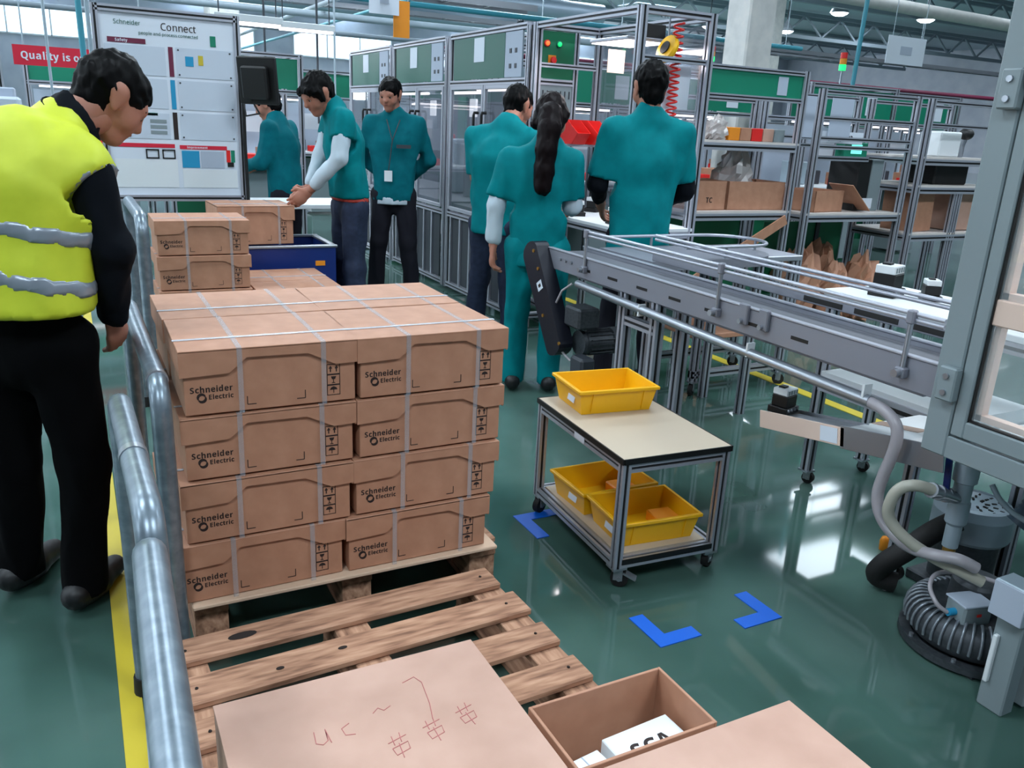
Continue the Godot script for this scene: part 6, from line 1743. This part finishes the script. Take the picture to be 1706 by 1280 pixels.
# j: joints relative to the base; o: options
func person(label: String, base: Vector3, j: Dictionary, o: Dictionary) -> Node3D:
	var t := thing("person", label, "person", base)
	var up: Vector3 = (j.chest - j.pelvis).normalized()
	var rt: Vector3 = (j.shR - j.shL).normalized()
	var fw: Vector3 = up.cross(rt).normalized()      # faces this way
	var rth: Vector3 = (j.hipR - j.hipL).normalized()
	var fwh: Vector3 = Vector3.UP.cross(rth).normalized()
	var hb := Geo.frame(-(o.look as Vector3))          # head basis: -z is the face
	var hc: Vector3 = j.head
	var sk: Callable = func(_p): return "skin"
	var sz: float = o.get("size", 1.0)
	var shirt: String = o.shirt
	var sleeve: float = o.get("sleeve", 0.55)          # 1 = long sleeves
	# --- skin: trunk, neck, arms and legs, then head and hands on finer grids
	var g := G("skin")
	var b := [bone(j.pelvis, j.chest, 0.085 * sz, 0.09 * sz, fw, 0.7), bone(j.chest, j.neck, 0.08 * sz, 0.055 * sz), bone(j.neck, hc - hb.y * 0.06, 0.052 * sz, 0.052 * sz)]
	for s in ["R", "L"]:
		b.append(bone(j.chest, j["sh" + s], 0.055 * sz, 0.036 * sz))
		b.append(bone(j["sh" + s], j["el" + s], 0.036 * sz, 0.036 * sz))
		b.append(bone(j["el" + s], j["wr" + s], 0.037 * sz, 0.026 * sz))
		b.append(bone(j.pelvis, j["hip" + s], 0.07 * sz, 0.07 * sz))
		b.append(bone(j["hip" + s], j["kn" + s], 0.065 * sz, 0.045 * sz))
		b.append(bone(j["kn" + s], j["an" + s], 0.045 * sz, 0.032 * sz))
	nets(g, b, 0.015, 0.03, sk)
	var H := func(x: float, y: float, z: float) -> Vector3: return hc + hb * (Vector3(x, y, z) * sz)
	var hd := [bone(H.call(0, 0.03, 0.012), H.call(0, 0.02, -0.012), 0.088 * sz, 0.083 * sz, hb.x, 0.86),
		bone(H.call(0, -0.02, -0.03), H.call(0, -0.07, -0.045), 0.068 * sz, 0.042 * sz, hb.x, 0.9),
		bone(H.call(-0.03, -0.03, -0.055), H.call(0.03, -0.03, -0.055), 0.034 * sz, 0.034 * sz),
		bone(H.call(-0.035, 0.02, -0.078), H.call(0.035, 0.02, -0.078), 0.014 * sz, 0.014 * sz),
		bone(H.call(0, 0.008, -0.088), H.call(0, -0.024, -0.106), 0.009 * sz, 0.014 * sz),
		bone(H.call(-0.012, -0.055, -0.084), H.call(0.012, -0.055, -0.084), 0.011 * sz, 0.011 * sz),
		bone(H.call(0, -0.088, -0.07), H.call(0, -0.09, -0.064), 0.02 * sz, 0.02 * sz),
		bone(H.call(0, -0.03, 0.02), (j.neck as Vector3).lerp(hc, 0.3), 0.055 * sz, 0.052 * sz)]
	for s in [-1.0, 1.0]:
		hd.append(bone(H.call(s * 0.032, -0.002, -0.098), H.call(s * 0.034, -0.002, -0.098), 0.013 * sz, 0.013 * sz, null, 1.0, true))
		hd.append(bone(H.call(s * 0.078, 0.012, 0.012), H.call(s * 0.074, -0.03, 0.004), 0.022 * sz, 0.013 * sz, hb.x, 0.4))
	nets(g, hd, 0.0065, 0.018, sk)
	for s in ["R", "L"]:
		if o.get("hide" + s, false):
			continue
		var dir: Vector3 = o.get("hand" + s, (j["wr" + s] - j["el" + s]).normalized())
		nets(g, hand_bones(j["wr" + s], dir, o.get("palm" + s, fw * -1.0 if false else -rt * (1.0 if s == "R" else -1.0)), 1.0 if s == "R" else -1.0, o.get("curl", 0.5)), 0.0045, 0.008, sk)
	put(g, "body", t)
	# --- eyes, brows and mouth
	for s in [-1.0, 1.0]:
		put(G("eyewhite").ball(H.call(s * 0.032, 0.0, -0.080), Vector3(0.012, 0.0075, 0.011) * sz, hb).use("hair").ball(H.call(s * 0.032, 0.0, -0.0875), Vector3(0.0058, 0.006, 0.005) * sz, hb), "eye", t)
		put(G("hair").tube([H.call(s * 0.018, 0.020, -0.0935), H.call(s * 0.034, 0.026, -0.0905), H.call(s * 0.05, 0.020, -0.0805)], 0.0035 * sz, 6), "eyebrow", t)
	put(G("lips").tube([H.call(-0.022, -0.055, -0.0855), H.call(-0.008, -0.052, -0.0955), H.call(0.008, -0.052, -0.0955), H.call(0.022, -0.055, -0.0855)], [0.003, 0.0055, 0.0055, 0.003], 6), "mouth", t)
	# --- hair
	var hr := [bone(H.call(0, 0.038, 0.018), H.call(0, 0.034, -0.008), 0.094 * sz, 0.088 * sz, hb.x, 0.88), bone(H.call(0, 0.01, 0.03), H.call(0, -0.035, 0.034), 0.082 * sz, 0.062 * sz, hb.x, 0.95)]
	var hm: String = o.get("hair", "hair")
	var fringe: float = o.get("fringe", 0.0)
	if fringe > 0.0:
		hr.append(bone(H.call(-0.05, 0.05, -0.07), H.call(0.05, 0.05, -0.07), 0.03, 0.03))
		for s in [-1.0, 1.0]:
			hr.append(bone(H.call(s * 0.07, 0.03, -0.03), H.call(s * 0.074, -fringe, -0.025), 0.028, 0.018))
	if o.has("tail"):
		var pts: Array = o.tail
		for k in pts.size() - 1:
			hr.append(bone(pts[k], pts[k + 1], 0.06 - 0.003 * k, 0.057 - 0.004 * k))
		for s in [-1.0, 1.0]:
			hr.append(bone(H.call(s * 0.068, 0.02, 0.0), H.call(s * 0.066, -0.05, 0.03), 0.035, 0.03))
	if o.get("cut_face", true):
		hr.append(bone(H.call(0, -0.03, -0.13), H.call(0, -0.09, -0.09), 0.088 * sz, 0.085 * sz, null, 1.0, true))
		hr.append(bone(H.call(-0.02, 0.0, -0.12), H.call(0.02, 0.0, -0.12), 0.055 * sz, 0.055 * sz, null, 1.0, true))
	nets_put(hr, 0.0075, 0.015, func(_p): return hm, "hair", t, 0.010 if not o.has("tail") else 0.006, int(base.x * 100), [], 38.0)
	# --- shirt
	var loose: float = o.get("loose", 1.0)
	var hem: Vector3 = j.pelvis - Vector3.UP * o.get("hem", 0.08)
	var waist: Vector3 = (j.pelvis as Vector3).lerp(j.chest, 0.35)
	var wd: float = o.get("wide", 0.165)
	var nkl: Vector3 = (j.neck as Vector3).lerp(j.chest, 0.12)
	var sb := [bone(hem - up * 0.08, waist, wd * 1.06 * loose, wd * 0.97 * loose, fw, 0.74), bone(waist, j.chest, wd * 0.95 * loose, wd * 1.05 * loose, fw, 0.66),
		bone(j.chest, nkl, wd * 0.98, 0.075, fw, 0.72)]
	if sleeve > 0.0:
		sb.append(bone(nkl, (j.neck as Vector3).lerp(hc, 0.12), 0.07, 0.062))
	for s in ["R", "L"]:
		var sh: Vector3 = j["sh" + s]
		var el: Vector3 = j["el" + s]
		var wr: Vector3 = j["wr" + s]
		var sd: Vector3 = rt * (1.0 if s == "R" else -1.0)
		# trapezius slope, flank under the arm
		sb.append(bone(nkl, sh - sd * 0.015 - up * 0.008, 0.062, 0.056, fw, 0.85))
		sb.append(bone(sh - sd * 0.05 - up * 0.06, waist + sd * wd * 0.35, 0.085, 0.09, fw, 0.85))
		if sleeve >= 1.0:
			sb.append(bone(sh - up * 0.01, el, 0.058, 0.053))
			sb.append(bone(el, el.lerp(wr, 0.97), 0.053, 0.042))
		elif sleeve > 0.0:
			sb.append(bone(sh - up * 0.01, sh.lerp(el, sleeve + 0.12), 0.058, 0.066))
		else:
			sb.append(bone(sh - sd * 0.03, sh.lerp(el, 0.3), 0.062, 0.076))
	var pls := [[hem, -Vector3.UP, 0.6]]
	for s in ["R", "L"]:
		if sleeve <= 0.0:
			var ad: Vector3 = (j["el" + s] - j["sh" + s]).normalized()
			pls.append([(j["sh" + s] as Vector3).lerp(j["el" + s], 0.26), (ad + rt * (0.9 if s == "R" else -0.9)).normalized(), 0.10])
		if sleeve > 0.0 and sleeve < 1.0:
			var dir: Vector3 = (j["el" + s] - j["sh" + s]).normalized()
			pls.append([(j["sh" + s] as Vector3).lerp(j["el" + s], sleeve), dir, 0.11])
	nets_put(sb, 0.0145, 0.04, func(_p): return shirt, o.get("shirt_name", "shirt"), t, o.get("folds", 0.014), 7, pls, o.get("fold_freq", 8.0))
	if sleeve <= 0.0:
		for s in ["R", "L"]:
			var sh: Vector3 = j["sh" + s]
			var el: Vector3 = j["el" + s]
			var sg := 1.0 if s == "R" else -1.0
			var pn: Vector3 = ((el - sh).normalized() + rt * 0.9 * sg).normalized()
			var pt: Vector3 = sh.lerp(el, 0.26)
			nets_put([bone(sh - rt * sg * 0.03, sh.lerp(el, 0.3), 0.066, 0.079)], 0.008, 0.02, func(_p): return "reflect", "armhole_piping", t, 0.0, 1, [[pt - pn * 0.014, -pn, 0.4], [pt, pn, 0.4]])
	for bd in o.get("bands", []):
		var bb := []
		for q in sb:
			bb.append([q[0], q[1], q[2] + 0.0045, q[3] + 0.0045, q[4], q[5], q[6]])
		var lean: Vector3 = (Vector3.UP + Vector3(0.2, 0, 0)).normalized()
		nets_put(bb, 0.0145, 0.04, func(_p): return "reflect", "reflective_band", t, o.get("folds", 0.014), 7, [[Vector3(0, bd[0], 0), -lean, 0.7], [Vector3(0, bd[1], 0), lean, 0.7]], o.get("fold_freq", 8.0))
	if o.get("white_hem", false):
		var wb := []
		for q in sb:
			wb.append([q[0] - Vector3.UP * 0.03, q[1], q[2] - 0.006, q[3] - 0.006, q[4], q[5], q[6]])
		nets_put(wb, 0.012, 0.04, func(_p): return "white_cloth", "undershirt_hem", t, 0.012, 7, [[hem - Vector3.UP * 0.028, -Vector3.UP, 0.6], [hem + Vector3.UP * 0.03, Vector3.UP, 1.2]], 16.0)
	if o.has("jacket"):
		var jm: String = o.jacket
		nets_put([bone(nkl - up * 0.03, (j.neck as Vector3).lerp(hc, 0.22), 0.088, 0.072)], 0.01, 0.02, func(_p): return jm, "jacket_collar", t, 0.008, 9, [[(j.neck as Vector3).lerp(hc, 0.3), (hc - (j.neck as Vector3)).normalized(), 0.14]], 14.0)
	# collar
	var nk: Vector3 = (j.neck as Vector3).lerp(hc, 0.05)
	var nd: Vector3 = (hc - (j.neck as Vector3)).normalized()
	var cs: float = o.get("collar_size", 1.0)
	put(G(o.get("collar", shirt)).lathe([Vector2(0.072, -0.035) * cs, Vector2(0.064, 0.022) * cs, Vector2(0.06, 0.022) * cs, Vector2(0.063, -0.035) * cs], nk, Geo.frame(fw, nd), 20, true), "collar", t)
	if o.has("under"):
		var um: String = o.under
		for s in ["R", "L"]:
			var sh: Vector3 = j["sh" + s]
			var el: Vector3 = j["el" + s]
			var wr: Vector3 = j["wr" + s]
			var uf: float = o.get("under_from", 0.3)
			nets_put([bone(sh.lerp(el, uf), el, 0.056 if uf < 0.1 else 0.052, 0.05), bone(el, el.lerp(wr, o.get("under_to", 0.85)), 0.05, 0.041)], 0.012, 0.02, func(_p): return um, "undersleeve", t, 0.012, 3, [], 12.0)
	# --- trousers
	var tm: String = o.trousers
	var tpl := []
	var tb := [bone(j.pelvis + Vector3.UP * 0.06, j.pelvis - Vector3.UP * 0.05, 0.125, 0.13, fwh, 0.70), bone(j.hipL, j.hipR, 0.086, 0.086)]
	for s in ["R", "L"]:
		tb.append(bone(j["hip" + s], j["kn" + s], 0.086, 0.068))
		tb.append(bone(j["kn" + s], (j["an" + s] as Vector3) - Vector3.UP * 0.05, 0.068, 0.062))
		var an: Vector3 = j["an" + s]
		tpl.append([an - Vector3.UP * 0.045, -Vector3.UP, 0.14])
	tpl.append([j.pelvis + Vector3.UP * 0.10, Vector3.UP, 0.4])
	nets_put(tb, 0.0145, 0.03, func(_p): return tm, "trousers", t, 0.014, 5, tpl)
	if o.has("belt"):
		var bb := []
		for q in tb.slice(0, 2):
			bb.append([q[0], q[1], q[2] + 0.012, q[3] + 0.012, q[4], q[5], q[6]])
		var bm: String = o.belt
		nets_put(bb, 0.012, 0.03, func(_p): return bm, "belt", t, 0.0, 5, [[j.pelvis + Vector3.UP * 0.0, -Vector3.UP, 0.5], [j.pelvis + Vector3.UP * 0.035, Vector3.UP, 0.5]])
	# --- shoes
	for s in ["R", "L"]:
		var an: Vector3 = j["an" + s]
		var ft: Vector3 = o.get("foot" + s, fwh)
		var sg := G("shoe")
		nets(sg, [bone(Vector3(an.x, 0.055, an.z) - ft * 0.05, Vector3(an.x, 0.045, an.z) + ft * 0.05, 0.042, 0.045), bone(Vector3(an.x, 0.045, an.z) + ft * 0.05, Vector3(an.x, 0.035, an.z) + ft * 0.16, 0.045, 0.034), bone(Vector3(an.x, 0.09, an.z), Vector3(an.x, 0.05, an.z), 0.042, 0.042)], 0.01, 0.02, func(_p): return "shoe", 0.0, 1, [[Vector3(an.x, 0.004, an.z), -Vector3.UP, 0.3]])
		put(sg, "shoe", t)
	return t

func nets_put(bones: Array, cell: float, k: float, pick: Callable, called: String, parent: Node, wob: float, sd: int, planes := [], freq := 9.0) -> MeshInstance3D:
	var g := Geo.new()
	nets(g, bones, cell, k, pick, wob, sd, planes, freq)
	return put(g, called, parent)
